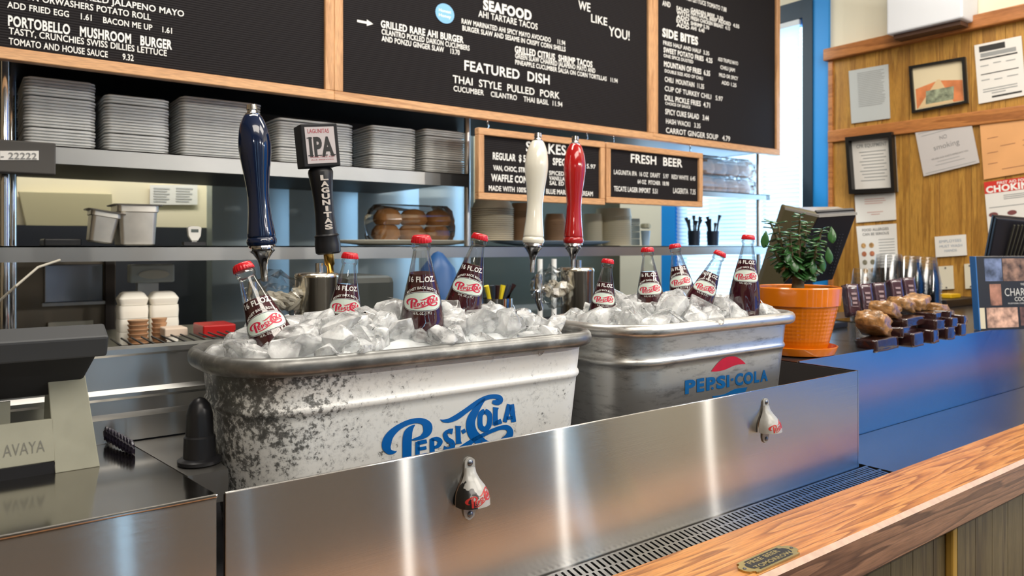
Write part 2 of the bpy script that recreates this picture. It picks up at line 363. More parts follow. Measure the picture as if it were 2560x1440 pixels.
# oak rail
rail = MB(); ch = .008; yo = .637; zb = ZD - .072; zt = ZD + .003
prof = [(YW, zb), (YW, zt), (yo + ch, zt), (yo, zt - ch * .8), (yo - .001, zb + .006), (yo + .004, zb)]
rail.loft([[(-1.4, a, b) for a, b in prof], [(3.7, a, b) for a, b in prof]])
ro = rail.build('bar_rail', [OAK, OAKD, mat('rail_edge_highlight', (.46, .32, .24), .55, var=.1, vscale=60)], fixn=True)  # pale edge colour paints in the light the chamfer reflects
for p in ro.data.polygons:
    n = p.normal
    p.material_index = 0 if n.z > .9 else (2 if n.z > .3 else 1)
tag(ro, 'thick oak bar rail with pale highlight-painted front edge along the drip tray', 'bar rail')
# brass plate
pc = pZ(1922, 1400, zt); pl = thing('brass_plaque', 'small brass plaque screwed to the oak bar rail', 'plaque', (pc.x, pc.y, zt), R(1))
BRASS = mat('brass', (.50, .40, .17), .38, 1, bump=.1, bscale=300); hw, hh = .068, .0185
pts = []
for sx, sy in ((1, 1), (-1, 1), (-1, -1), (1, -1)):
    c = [(hw * .80, hh), (hw * .84, hh * .86), (hw * .80, hh * .72), (hw * .92, hh * .62), (hw * .99, hh * .35), (hw, 0)]
    c = [(a * sx, b * sy) for a, b in c]
    pts += c if sx * sy > 0 and sx > 0 else (c[::-1] if (sx < 0 and sy > 0) else (c if sx < 0 else c[::-1]))
pts = []
base = [(1, 0), (.985, .32), (.93, .58), (.84, .66), (.80, .80), (.83, .93), (.78, 1)]
for (a, b) in base: pts.append((a * hw, b * hh))
for (a, b) in base[::-1]: pts.append((-a * hw, b * hh))
for (a, b) in base[1:]: pts.append((-a * hw, -b * hh))
for (a, b) in base[::-1][:-1]: pts.append((a * hw, -b * hh))
MB().prism([(a, b, 0) for a, b in pts], (0, 0, .003)).build('plate', BRASS, pl)
MB().prism([(a * .78, b * .80, .0031) for a, b in [(p[0], p[1]) for p in pts]], (0, 0, .0001)).build('dark_field', BLACKM, pl)
lt = MB(); write(lt, 'FREE BEER', (-.042, .003, .0034), (.036, .003, .0034), .0085, up=(0, 1, 0), bold=.03); write(lt, 'TOMORROW', (-.046, -.0115, .0034), (.048, -.0115, .0034), .0085, up=(0, 1, 0), bold=.03)
lt.build('lettering', BRASS, pl, fixn=False)
for sx in (-1, 1): MB().lathe([(.0028, .003), (.0028, .0036), (.001, .004)], 12, cx=sx * hw * .90).build('screw', STDARK, pl)
# drip tray
tray = thing('drip_tray', 'slotted stainless drip tray running below the steel front', 'drip tray', (0, 0, ZD))
g = MB(); x0, x1 = -.05, XR + .03; pitch = .0118; sl = .0046; sk = .006
rows = [(YF - .0325, YF - .008), (YF - .060, YF - .0365)]
ys = [YF - .003, rows[0][1], rows[0][0], rows[1][1], rows[1][0], YW + .001]
for a, b in ((0, 1), (2, 3), (4, 5)): g.box(x0, x1, ys[b], ys[a], -.0015, 0)
for (ya, yb) in rows:
    x = x0
    while x < x1 - pitch:
        a = x; b = x + pitch - sl
        g.hexa([(a, ya, -.0015), (b, ya, -.0015), (b + sk, yb, -.0015), (a + sk, yb, -.0015)], [(a, ya, 0), (b, ya, 0), (b + sk, yb, 0), (a + sk, yb, 0)]); x += pitch
g.build('grating', STH, tray)
MB().box(x0, x1, YW + .001, YF - .003, -.03, -.024).build('basin', BLACKM, tray)
sd = MB().box(XR + .032, 3.7, YW + .001, YS - .002, ZD - .02, ZD).build('drain_board', STH); tag(sd, 'flat stainless drain board reflecting blue, right of slotted tray', 'drain board')
# steel front trough
tr = thing('steel_trough', 'open stainless trough with tall brushed front holding both tubs', 'ice bin', (0, 0, 0))
MB().box(XL, XR, YF, YF + .004, ZD - .01, ZT).build('front_panel', STV, tr, bevel=.0012, seg=2)
MB().box(XR, XR + .004, YF, 1.2, ZD + .0, ZT).build('end_panel', STV, tr)
MB().box(XL + .0, XR, YF + .004, 1.2, 1.10, 1.128).build('floor_panel', STDARK, tr)
TB = mat('trough_back', (.035, .03, .028), .5)
MB().box(XR - .003, XR - .0005, YF + .006, 1.2, 1.128, ZT - .002).box(XL, XR, YF + .0045, YF + .006, 1.128, ZT - .003).build('shade_liner', TB, tr)  # dark sheets added to put shade on the trough's inner faces
MB().box(XL - .02, XR, 1.2, 1.21, 1.10, ZT - .02).build('back_panel', TB, tr)
# right steel wall + dark top
rb = thing('back_bar', 'dark topped back counter with stainless front face right of trough', 'counter', (0, 0, 0))
MB().box(XR + .006, 3.75, YS, YS + .006, ZD - .01, ZT + .002).build('steel_face', STV, rb, bevel=.001)
TOPB = mat('black_stone_top', (.018, .018, .02), .22, var=.2)
MB().box(XR + .006, 3.75, YS + .006, 1.62, ZT - .03, ZT).build('counter_top', TOPB, rb)
o = MB().box(-.4, XR, 1.215, 1.62, .94, 1.03).build('tap_shelf', TOPB); tag(o, 'low dark ledge behind the trough carrying the tap towers', 'ledge')
# left counter
lc = thing('service_counter', 'stainless counter at the left end carrying the desk phone', 'counter', (0, 0, 0))
LX = pY(545, 1240, YF).x
LB = pZ(338, 1118, ZT).x - .004
def lcb(x0, y0, y1, z0, z1, d=0): return MB().hexa([(x0, y0, z0), (LX - d, y0, z0), (LB - d, y1, z0), (x0, y1, z0)], [(x0, y0, z1), (LX - d, y0, z1), (LB - d, y1, z1), (x0, y1, z1)])
lcb(-1.4, YF, 1.14, ZT - .004, ZT).build('counter_top', mat('counter_steel', (.42, .40, .37), .13, 1, bump=.02, bscale=20), lc, bevel=.0015)
MB().box(-1.4, LX - .001, YF + .003, YF + .008, ZD, ZT - .005).build('front_panel', STV, lc)
lcb(-1.4, YF + .008, 1.14, ZD, ZT - .0045, .001).build('cabinet_body', STDARK, lc)
ya_ = .93; xa_ = LX + (LB - LX) * (ya_ - YF) / (1.14 - YF) + .003
MB().hexa([(xa_, ya_, 1.19), (.262, ya_, 1.19), (.262, 1.14, 1.19), (LB + .003, 1.14, 1.19)], [(xa_, ya_, ZT - .002), (.262, ya_, ZT - .002), (.262, 1.14, ZT - .002), (LB + .003, 1.14, ZT - .002)]).build('side_ledge', mat('side_ledge_steel', (.34, .33, .31), .35, .9), lc)
# stepped splash at the rear of the left counter
sp = thing('steel_splash', 'stepped stainless splash behind the left counter top', 'splashback', (0, 0, 0))
SX1 = .33
def lip(prof, name):
    MB().loft([[(-1.4, a, b) for a, b in prof], [(SX1, a, b) for a, b in prof]]).build(name, STEEL, sp)
lip([(1.141, ZT), (1.141, 1.262), (1.150, 1.268), (1.150, 1.286), (1.141, 1.291), (1.141, 1.296), (1.158, 1.300), (1.158, 1.345), (1.150, 1.349), (1.150, 1.356), (1.19, 1.356), (1.19, ZT)], 'splash_panel')
# ------------------------------------------------------------------ galvanised tubs
def rrect(xa, xb, ya, yb, rl, rr, z, n=10):
    out = []
    for (cx, cy, r, a0) in ((xb - rr, yb - rr, rr, 0), (xa + rl, yb - rl, rl, 90), (xa + rl, ya + rl, rl, 180), (xb - rr, ya + rr, rr, 270)):
        for i in range(n + 1):
            a = R(a0 + 90 * i / n); out.append((cx + r * math.cos(a), cy + r * math.sin(a), z))
    res = []
    for i, p in enumerate(out):          # subdivide the straights
        q = out[(i + 1) % len(out)]; res.append(p)
        if n >= 10 and i % (n + 1) == n:
            for t in range(1, 10): res.append(tuple(p[k] + (q[k] - p[k]) * t / 10 for k in range(3)))
    return res
def tub_mat(name, kind, x_lo=.2):
    m = bpy.data.materials.new(name); m.use_nodes = True; nt = m.node_tree; b = nt.nodes['Principled BSDF']
    tc = nt.nodes.new('ShaderNodeTexCoord'); mp = nt.nodes.new('ShaderNodeMapping'); nt.links.new(tc.outputs['Object'], mp.inputs[0])
    def nz(sc, det, st=(1, 1, 1), rough=.6):
        mp_ = nt.nodes.new('ShaderNodeMapping'); mp_.inputs['Scale'].default_value = st; nt.links.new(tc.outputs['Object'], mp_.inputs[0])
        n = nt.nodes.new('ShaderNodeTexNoise'); n.inputs['Scale'].default_value = sc; n.inputs['Detail'].default_value = det; n.inputs['Roughness'].default_value = rough
        nt.links.new(mp_.outputs[0], n.inputs['Vector']); return n
    def math_(op, a, b_=None, c=None):
        n = nt.nodes.new('ShaderNodeMath'); n.operation = op
        for i, v in enumerate((a, b_, c)):
            if v is None: continue
            if isinstance(v, (int, float)): n.inputs[i].default_value = v
            else: nt.links.new(v, n.inputs[i])
        return n.outputs[0]
    sx = nt.nodes.new('ShaderNodeSeparateXYZ'); nt.links.new(tc.outputs['Object'], sx.inputs[0])
    if kind in ('worn', 'print'):
        fine = nz(130, 6, rough=.75); mid = nz(30, 4, rough=.6); big = nz(5, 2)
        # rust/wear: heavier on one side of the painted tub (local -x) and under the rim
        mr = nt.nodes.new('ShaderNodeMapRange'); mr.inputs[1].default_value = -.30; mr.inputs[2].default_value = .02; mr.inputs[3].default_value = .125; mr.inputs[4].default_value = -.035; nt.links.new(sx.outputs[0], mr.inputs[0])
        mz = nt.nodes.new('ShaderNodeMapRange'); mz.inputs[1].default_value = .12; mz.inputs[2].default_value = .21; mz.inputs[3].default_value = 0; mz.inputs[4].default_value = 1; nt.links.new(sx.outputs[2], mz.inputs[0])
        dens = math_('ADD', mr.outputs[0], math_('MULTIPLY', math_('MULTIPLY', mz.outputs[0], math_('MAXIMUM', mr.outputs[0], 0)), .5))
        s1 = math_('ADD', math_('ADD', math_('MULTIPLY', fine.outputs['Fac'], .68), math_('MULTIPLY', mid.outputs['Fac'], .32)), math_('ADD', dens, math_('MULTIPLY', math_('SUBTRACT', big.outputs['Fac'], .5), .28)))
        if kind == 'worn':
            r = ramp(nt, s1, [(0, (.80, .80, .77)), (.50, (.78, .78, .75)), (.585, (.62, .62, .60)), (.60, (.22, .22, .21)), (.67, (.09, .09, .085))])
        else:
            r = ramp(nt, s1, [(0, (.0, .115, .42)), (.56, (.0, .105, .39)), (.60, (.02, .08, .22)), (.63, (.05, .05, .06))])
        nt.links.new(r.outputs[0], b.inputs['Base Color']); b.inputs['Roughness'].default_value = .42; b.inputs['Metallic'].default_value = .0 if kind == 'print' else .15
    elif kind == 'galv':
        st = nz(22, 6, (1, 1, 4), .7); big = nz(7, 3, (1, 1, 2.5))
        s1 = math_('ADD', math_('MULTIPLY', st.outputs['Fac'], .7), math_('MULTIPLY', big.outputs['Fac'], .3))
        r = ramp(nt, s1, [(0, (.66, .65, .62)), (.52, (.62, .61, .58)), (.60, (.45, .44, .42)), (.68, (.18, .175, .165))])
        nt.links.new(r.outputs[0], b.inputs['Base Color']); b.inputs['Metallic'].default_value = .85; b.inputs['Roughness'].default_value = .33
    elif kind == 'rim':
        st = nz(30, 5, (.5, 1, 1)); r = ramp(nt, st.outputs['Fac'], [(.3, (.10, .10, .095)), (.55, (.22, .22, .21)), (.72, (.5, .5, .47))])
        nt.links.new(r.outputs[0], b.inputs['Base Color']); b.inputs['Metallic'].default_value = .7; b.inputs['Roughness'].default_value = .38
    MATS[name] = m; return m
TW = tub_mat('worn_white_tub', 'worn'); TP = tub_mat('worn_blue_print', 'print'); TG = tub_mat('galvanised_tub', 'galv'); TR = tub_mat('dull_rim', 'rim')
TH_ = .232                                    # tub height
def taper(z): return -.017 - .026 * (1 - z / TH_)
def tub(name, label, X0, X1, Y0, Y1, rl, rr, mbody, mrim):
    cx, cy = (X0 + X1) / 2, (Y0 + Y1) / 2; t = thing(name, label, 'tub', (cx, cy, 1.13))
    xa, xb, ya, yb = X0 - cx, X1 - cx, Y0 - cy, Y1 - cy
    def ring(off, z): return rrect(xa - off, xb + off, ya - off, yb + off, rl + off, rr + off, z)
    pr = [(taper(0) - .02, 0), (taper(0), .004)]
    zb_ = .165
    for z in (.04, .08, .12, .15): pr.append((taper(z), z))
    for dz, o in ((-.007, 0), (-.004, .0025), (0, .004), (.004, .0025), (.007, 0)): pr.append((taper(zb_ + dz) + o, zb_ + dz))
    for z in (.185, .205, .218): pr.append((taper(z), z))
    MB().loft([ring(o, z) for o, z in pr], True, False).build('body', mbody, t, smooth=True, angle=60)
    inner = [(-.0200, .218), (taper(.15) - .004, .15), (taper(.10) - .004, .10)]
    MB().loft([ring(o, z) for o, z in inner], False, True).build('inner_wall', MATS['galvanised_tub'], t, smooth=True)
    rc, rz, rr_ = -.0095, TH_ - .009, .0095
    rim = []
    for k in range(11):
        a = R(200 - 28 * k); rim.append((rc + rr_ * math.cos(a) * 1.0, rz + rr_ * 1.25 * math.sin(a)))
    rings = [ring(o, z) for o, z in rim]
    MB().loft(rings + [rings[0]], False, False).build('rolled_rim', mrim, t, smooth=True)
    return t, (cx, cy, ya, xa, xb)
t1, T1 = tub('ice_tub', 'chipped white painted metal tub full of ice, nearer one, blue script wordmark', .238, .842, .862, 1.135, .115, .075, TW, TR)
t2, T2 = tub('ice_tub', 'grey galvanised metal tub full of ice, farther one, red and blue emblem', .876, 1.412, .862, 1.135, .115, .07, TG, TG)
def on_tub(T, X, Z):
    z = Z - 1.13; return Vector((X - T[0], T[2] - taper(z) - .0008, z))
def tub_pt(T, px, py):                       # where the sight line meets the front wall
    Y = .885
    for _ in range(4): p = pY(px, py, Y); Y = T[1] + T[2] - taper(p.z - 1.13)
    return p
m = MB(); pts = []
def zlogo(x, y): p = tub_pt(T1, 920 + x / 6.4, 960 + y / 6.4); return on_tub(T1, p.x, p.z)
m.add([zlogo(x, y) for x, y in LV], LF); m.build('painted_wordmark', TP, t1, fixn=False, label='faded blue script wordmark')
def z2(x, y): p = tub_pt(T2, 1640 + x / 5.54, 860 + y / 5.54); return on_tub(T2, p.x, p.z)
REDP = mat('red_print', (.50, .004, .03), .5, var=.1, vscale=30); BLUP = mat('blue_print', (.0, .095, .29), .5, var=.12, vscale=30)
red = [(760,380),(795,332),(840,275),(880,235),(925,203),(970,182),(1020,171),(1075,170),(1120,183),(1165,207),(1205,238),(1238,275),(1190,278),(1130,285),(1080,298),(1030,320),(980,344),(930,363),(880,374),(820,381)]
MB().add([z2(*p) for p in red], [tuple(range(len(red)))]).build('emblem_crescent', REDP, t2, fixn=False, label='red crescent')
blu = [(770,722),(830,716),(890,708),(940,695),(990,672),(1040,645),(1090,622),(1140,611),(1200,605),(1262,598),(1240,650),(1205,705),(1150,750),(1080,785),(1000,800),(920,798),(860,785),(810,765)]
MB().add([z2(*p) for p in blu], [tuple(range(len(blu)))]).build('emblem_crescent', BLUP, t2, fixn=False, label='blue crescent')
m = MB()
def blockword(word, xs):
    for ch, (a, b, y0a, y0b, cap) in zip(word, xs):
        vs, fs, _ = text2d(ch, .045 if ch not in '.-' else .02)
        m.add([z2(a + (b - a) * x, y0a + (y0b - y0a) * x - cap * y) for x, y in vs], fs)
def bl_(x): return 685 - (x - 395) * .161
caps = lambda x: 188 - (x - 395) * .032
for ch, a, b in (('P', 398, 545), ('E', 560, 665), ('P', 692, 822), ('S', 832, 962), ('I', 975, 1012), ('C', 1090, 1205), ('O', 1212, 1345), ('L', 1358, 1428), ('A', 1440, 1545)):
    cp = caps(a) * .93
    blockword(ch, [(a, b, bl_(a), bl_(b), cp)])
def blob(cx, cy, rx, ry=None, n=12): m.add([z2(cx + rx * math.cos(2 * PI * k / n), cy + (ry or rx) * math.sin(2 * PI * k / n)) for k in range(n)], [tuple(range(n))])
blob(778, 612, 17); m.add([z2(1033, 478), z2(1070, 472), z2(1070, 504), z2(1033, 510)], [(0, 1, 2, 3)])
m.build('painted_wordmark', BLUP, t2, fixn=False, label='blue block letter wordmark')

# ------------------------------------------------------------------ soda bottles
CL = .290
P_ = [(.0005, 0), (.026, 0), (.030, .004), (.0312, .012), (.0305, .05), (.0298, .09), (.0305, .125), (.0318, .15), (.0312, .168), (.0288, .184), (.0262, .199), (.0232, .214), (.0198, .228), (.0170, .240), (.0150, .250), (.0132, .258), (.0120, .264), (.0114, .2675), (.0118, .2695), (.0130, .2715), (.0133, .2745), (.0128, .2775), (.0117, .279), (.0117, .283)]
def brad(z):
    for (r0, z0), (r1, z1) in zip(P_, P_[1:]):
        if z0 <= z <= z1 and z1 > z0: return r0 + (r1 - r0) * (z - z0) / (z1 - z0)
    return P_[-1][0]
def refine(P, n=4): return [tuple(p) for p in catmull(P, n)]
def swirl(a, z):
    k = max(0, min(1, (.182 - z) / .03)); return 1 + .038 * k * math.sin(9 * a + z * 70)
GLASS = thin_glass('bottle_glass', (.95, .97, .96), .55, (.62, .68, .66))
COLA = mat('cola', (.085, .006, .018), .16, coat=.7, spec=.6)
CAPR = mat('red_cap_enamel', (.62, .01, .02), .25, coat=.5)
LAB = mat('label_enamel', (.66, .76, .68), .35); RED = mat('label_red', (.60, .015, .06), .4); WL = mat('label_white', (.80, .78, .76), .4); NAVY = mat('label_navy', (.02, .02, .05), .4)
bt = thing('soda_bottle', 'x', 'bottle', (0, 0, 0), group=None)
MB().lathe(refine(P_, 3), 54, close1=False, fn=swirl).build('glass', GLASS, bt, smooth=True, angle=80)
lp = [(r - .0008, z) for r, z in P_ if z < .245 and z > .001]; lp = [(.0005, .002)] + lp[1:] 
lp = [p for p in refine(lp, 3) if p[1] <= .2365] + [(brad(.2365) - .0008, .2365), (.0005, .2365)]
MB().lathe(lp, 54, fn=swirl).build('cola', COLA, bt, smooth=True, angle=60)
capn = 84
def crimp(a, z): k = max(0, min(1, (.2865 - z) / .005)); return 1 + .045 * k * math.cos(21 * a)
MB().lathe([(.0136, .2790), (.0139, .2795), (.0136, .2830), (.0128, .2868), (.0118, .2884), (.0095, .2893), (.0005, .2896)], capn, fn=crimp).build('crown_cap', CAPR, bt, smooth=True, angle=70)
def wrapb(x, z, off=.0004):          # x along the arc in metres, z height
    r = brad(z) + off; a = -PI / 2 + x / r; return (r * math.cos(a), r * math.sin(a), z)
zc = .201                              # label oval centre
def ovalz(t, hh, hw):
    pass
def oval(hw, hh, off, name, mt):
    m = MB(); NX = 36
    top = lambda x: hh * 1.12 * math.sqrt(max(0, 1 - (x / hw) ** 2)) - hh * .15; bot = lambda x: -hh * .80 * (max(0, 1 - abs(x / hw) ** 5)) ** .5 - hh * .15
    for i in range(NX):
        xs = [hw * math.sin(PI / 2 * (2 * (i + d) / NX - 1)) for d in (0, 1)]
        for j in range(6):
            q = []
            for (x, t) in ((xs[0], j / 6), (xs[1], j / 6), (xs[1], (j + 1) / 6), (xs[0], (j + 1) / 6)): q.append(wrapb(x, zc + bot(x) + (top(x) - bot(x)) * t, off))
            m.quad(*q)
    return m.build(name, mt, bt, fixn=False, smooth=True)
oval(.0318, .0138, .0004, 'label_border', WL); oval(.0312, .0132, .0006, 'label_line', NAVY); lb = oval(.0302, .0124, .0008, 'label', LAB)
m = MB(); LW = .049; LHt = .0195
def lg(x, y): u = (x - LX0) / (LX1 - LX0); v = (y - 160) / (1290 - 160); return wrapb((u - .5) * LW, zc + .0095 - v * LHt + (u - .5) * -.0155 * 0 + ((.5 - u) * .006), .0011)
m.add([lg(x, y + (u_ := (x - LX0) / (LX1 - LX0)) * 330 - 160 if False else y) for x, y in LV], LF); m.build('wordmark', RED, lb, fixn=False)
m = MB()
def arc_text(s, z0, width, cap, bend, bold=.012):
    vs, fs, _ = text2d(s, bold); m.add([wrapb((x - .5) * width, z0 + y * cap - bend * (2 * (x - .5)) ** 2, .0007) for x, y in vs], fs)
arc_text('16 FL.OZ.', .2270, .0400, .0072, .0006, .035); arc_text('MONEY BACK BOTTLE', .2178, .048, .0036, .0085, .02); arc_text('16 FL. OZ. (1 PT.)', .1835, .026, .0032, -.0005, .012)
m.build('lettering', WL, bt, fixn=False)
def place(o, cap_px, cap_z, low_px, low_z, s):
    a = PD(*low_px, low_z); b = PD(*cap_px, cap_z); ax = (b - a).normalized()
    view = (b - CAM).normalized(); fy = (view - ax * view.dot(ax)).normalized(); fx = fy.cross(ax).normalized()
    base = b - ax * (CL * s)
    M = Matrix((fx, fy, ax)).transposed().to_4x4(); o.matrix_world = Matrix.Translation(base) @ M @ Matrix.Diagonal((s, s, s, 1))
    return base, ax
BL = [((603, 658), 1.0, (702, 900), .99, 1.0, 'cola bottle with red cap leaning left, leftmost in the white tub', 't1'),
      ((876, 630), 1.15, (860, 800), 1.15, .93, 'second cola bottle from the left, deep in ice of the white tub', 't1'),
      ((1053, 586), 1.07, (1056, 800), 1.085, 1.05, 'large upright cola bottle at the front middle of the white tub', 't1'),
      ((1202, 583), 1.19, (1152, 790), 1.19, .97, 'cola bottle leaning right, rightmost in the white tub', 't1'),
      ((1520, 646), 1.42, (1508, 760), 1.42, .86, 'cola bottle at the left end of the galvanised tub', 't2'),
      ((1618, 617), 1.44, (1628, 780), 1.44, .90, 'tall cola bottle standing nearest the front of the galvanised tub', 't2'),
      ((1686, 609), 1.60, (1708, 740), 1.59, .92, 'cola bottle tilted left at the back middle of the galvanised tub', 't2'),
      ((1803, 628), 1.45, (1745, 760), 1.45, .88, 'cola bottle leaning steeply right between two others, galvanised tub', 't2'),
      ((1871, 586), 1.50, (1861, 760), 1.50, .94, 'cola bottle highest out of the ice, beside the orange pot', 't2')]
bases = []
for i, (cp, cz, lp_, lz, s, lab, tb) in enumerate(BL):
    o = bt if i == 0 else dup(bt); o['label'] = lab; o['group'] = 'cola bottles standing in the ice'
    bases.append((*place(o, cp, cz, lp_, lz, s), s))

# ------------------------------------------------------------------ ice
ICE = bpy.data.materials.new('ice'); ICE.use_nodes = True; nt = ICE.node_tree; b = nt.nodes['Principled BSDF']
b.inputs['Base Color'].default_value = (.99, 1, 1, 1); b.inputs['Roughness'].default_value = .10; b.inputs['IOR'].default_value = 1.31
tc = nt.nodes.new('ShaderNodeTexCoord'); n = nt.nodes.new('ShaderNodeTexNoise'); n.inputs['Scale'].default_value = 38; n.inputs['Detail'].default_value = 3; nt.links.new(tc.outputs['Object'], n.inputs['Vector'])
mr = nt.nodes.new('ShaderNodeMapRange'); mr.inputs[1].default_value = .38; mr.inputs[2].default_value = .62; mr.inputs[3].default_value = .94; mr.inputs[4].default_value = .50; nt.links.new(n.outputs['Fac'], mr.inputs[0]); nt.links.new(mr.outputs[0], b.inputs['Transmission Weight'])
bp = nt.nodes.new('ShaderNodeBump'); bp.inputs['Strength'].default_value = .35; bp.inputs['Distance'].default_value = .002; n3 = nt.nodes.new('ShaderNodeTexNoise'); n3.inputs['Scale'].default_value = 160; nt.links.new(tc.outputs['Object'], n3.inputs['Vector']); nt.links.new(n3.outputs['Fac'], bp.inputs['Height']); nt.links.new(bp.outputs[0], b.inputs['Normal'])
ICEF = mat('packed_ice', (.76, .79, .80), .3, bump=.6, bscale=60, sub=.2)
rnd = random.Random(11); chunks = []
for k in range(10):
    bm = bmesh.new()
    for _ in range(13 + k % 4):
        v = Vector((rnd.gauss(0, 1), rnd.gauss(0, 1), rnd.gauss(0, 1))).normalized(); bm.verts.new((v.x * .030 * rnd.uniform(.75, 1.1), v.y * .025 * rnd.uniform(.75, 1.1), v.z * .019 * rnd.uniform(.7, 1.15)))
    bmesh.ops.convex_hull(bm, input=bm.verts)
    for v in [v for v in bm.verts if not v.link_faces]: bm.verts.remove(v)
    bmesh.ops.bevel(bm, geom=bm.edges[:], offset=.0022, segments=2, affect='EDGES', profile=.6)
    bmesh.ops.recalc_face_normals(bm, faces=bm.faces)
    for v in bm.verts: v.co += Vector((noise.noise(v.co * 60 + Vector((k, 0, 0))), noise.noise(v.co * 60 + Vector((0, k, 9))), noise.noise(v.co * 60 + Vector((5, k, 0))))) * .003
    me = bpy.data.meshes.new('ice_chunk'); bm.to_mesh(me); bm.free(); me.materials.append(ICE)
    me.polygons.foreach_set('use_smooth', [True] * len(me.polygons)); me.set_sharp_from_angle(angle=R(22)); chunks.append(me)
def inside(T, x, y, X0, X1, Y0, Y1, r):
    dx = max(X0 + r - x, x - (X1 - r), 0); dy = max(Y0 + r - y, y - (Y1 - r), 0); return math.hypot(dx, dy) < r
def fill(X0, X1, Y0, Y1, peak, group, label, flabel):
    cx, cy = (X0 + X1) / 2, (Y0 + Y1) / 2
    def hz(x, y): u = (x - cx) / ((X1 - X0) / 2); v = (y - cy) / ((Y1 - Y0) / 2); return 1.343 + peak * max(0, 1 - u * u) ** .7 * max(0, 1 - v * v) ** .6
    m = MB(); nx, ny = 40, 20; e = .040
    vs = []
    rings = []
    for j in range(9):
        f = 1 - j / 9.001
        ring = [(cx + (p[0] - cx) * f, cy + (p[1] - cy) * f) for p in rrect(X0 + e, X1 - e, Y0 + e, Y1 - e, .09, .055, 0)]
        rings.append([(x, y, hz(x, y) - .026 + .012 * noise.noise(Vector((x * 30, y * 30, 0)))) for x, y in ring])
    base = [(x, y, 1.29) for x, y, z in rings[0]]
    o = MB().loft([base] + rings, True, True).build('packed_ice', ICEF, smooth=True); tag(o, flabel, 'ice', kind='stuff')
    st = .034; y = Y0 + .030; row = 0; cnt = 0
    while y < Y1 - .02:
        x = X0 + .034 + (row % 2) * st / 2
        while x < X1 - .028:
            px, py = x + rnd.uniform(-.009, .009), y + rnd.uniform(-.007, .007); zz = hz(px, py) - .010 + rnd.uniform(-.006, .007)
            ok = inside(None, px, py, X0 + .036, X1 - .032, Y0 + .027, Y1 - .026, .08)
            for (bs, ax, s) in bases:
                t = (zz - bs.z) / ax.z; c = bs + ax * t
                if math.hypot(c.x - px, c.y - py) < (.037 if py > c.y - .01 else .040) * s: ok = False
            if ok:
                o = bpy.data.objects.new('ice_chunk', chunks[rnd.randrange(10)]); C.objects.link(o); o.location = (px, py, zz); o.rotation_euler = (rnd.uniform(-.9, .9), rnd.uniform(-.9, .9), rnd.uniform(0, 6.28))
                s = rnd.uniform(.72, 1.32); o.scale = (s, s, s); tag(o, label, 'ice', group); cnt += 1
            x += st
        y += st * .80; row += 1
    for (bs, ax, s) in bases:
        zt0 = hz(bs.x, bs.y) - .012; t = (zt0 - bs.z) / ax.z; c = bs + ax * t
        if not (X0 < c.x < X1): continue
        for a in (-150, -118, -85, -55, -25, 5, 40, 170):
            px, py = c.x + .043 * s * math.cos(R(a)), c.y + .040 * s * math.sin(R(a))
            if not inside(None, px, py, X0 + .040, X1 - .034, Y0 + .030, Y1 - .028, .07): continue
            o = bpy.data.objects.new('ice_chunk', chunks[rnd.randrange(10)]); C.objects.link(o); o.location = (px, py, hz(px, py) - .016 + rnd.uniform(-.003, .006)); o.rotation_euler = (rnd.uniform(-.9, .9), rnd.uniform(-.9, .9), rnd.uniform(0, 6.28))
            k_ = rnd.uniform(.48, .66); o.scale = (k_, k_, k_); tag(o, label, 'ice', group)
fill(.238, .842, .862, 1.135, .062, 'ice chunks in the white tub', 'cloudy ice chunk heaped in the nearer white tub', 'packed ice beneath the chunks in the nearer white tub')
fill(.876, 1.412, .862, 1.135, .060, 'ice chunks in the galvanised tub', 'cloudy ice chunk heaped in the farther galvanised tub', 'packed ice beneath the chunks in the farther galvanised tub')

# ------------------------------------------------------------------ wall mounted bottle openers
EN = mat('chipped_enamel', (.36, .36, .34), .35, coat=.3, var=.15, vscale=40); 
ENB = bpy.data.materials.new('chipped_black_enamel'); ENB.use_nodes = True; nt = ENB.node_tree; b = nt.nodes['Principled BSDF']; tc = nt.nodes.new('ShaderNodeTexCoord'); sx = nt.nodes.new('ShaderNodeSeparateXYZ'); nt.links.new(tc.outputs['Object'], sx.inputs[0])
n = nt.nodes.new('ShaderNodeTexNoise'); n.inputs['Scale'].default_value = 90; n.inputs['Detail'].default_value = 5; nt.links.new(tc.outputs['Object'], n.inputs['Vector'])
a_ = nt.nodes.new('ShaderNodeMath'); a_.operation = 'MULTIPLY_ADD'; a_.inputs[1].default_value = 26; nt.links.new(sx.outputs[0], a_.inputs[0]); 
c_ = nt.nodes.new('ShaderNodeMath'); c_.operation = 'MULTIPLY_ADD'; c_.inputs[1].default_value = 12; nt.links.new(sx.outputs[2], c_.inputs[0]); nt.links.new(n.outputs['Fac'], c_.inputs[2]); nt.links.new(c_.outputs[0], a_.inputs[2])
r_ = ramp(nt, a_.outputs[0], [(.0, (.012, .012, .012)), (.24, (.014, .014, .014)), (.28, (.36, .36, .34)), (1, (.40, .40, .38))]); nt.links.new(r_.outputs[0], b.inputs['Base Color']); b.inputs['Roughness'].default_value = .3; b.inputs['Coat Weight'].default_value = .3
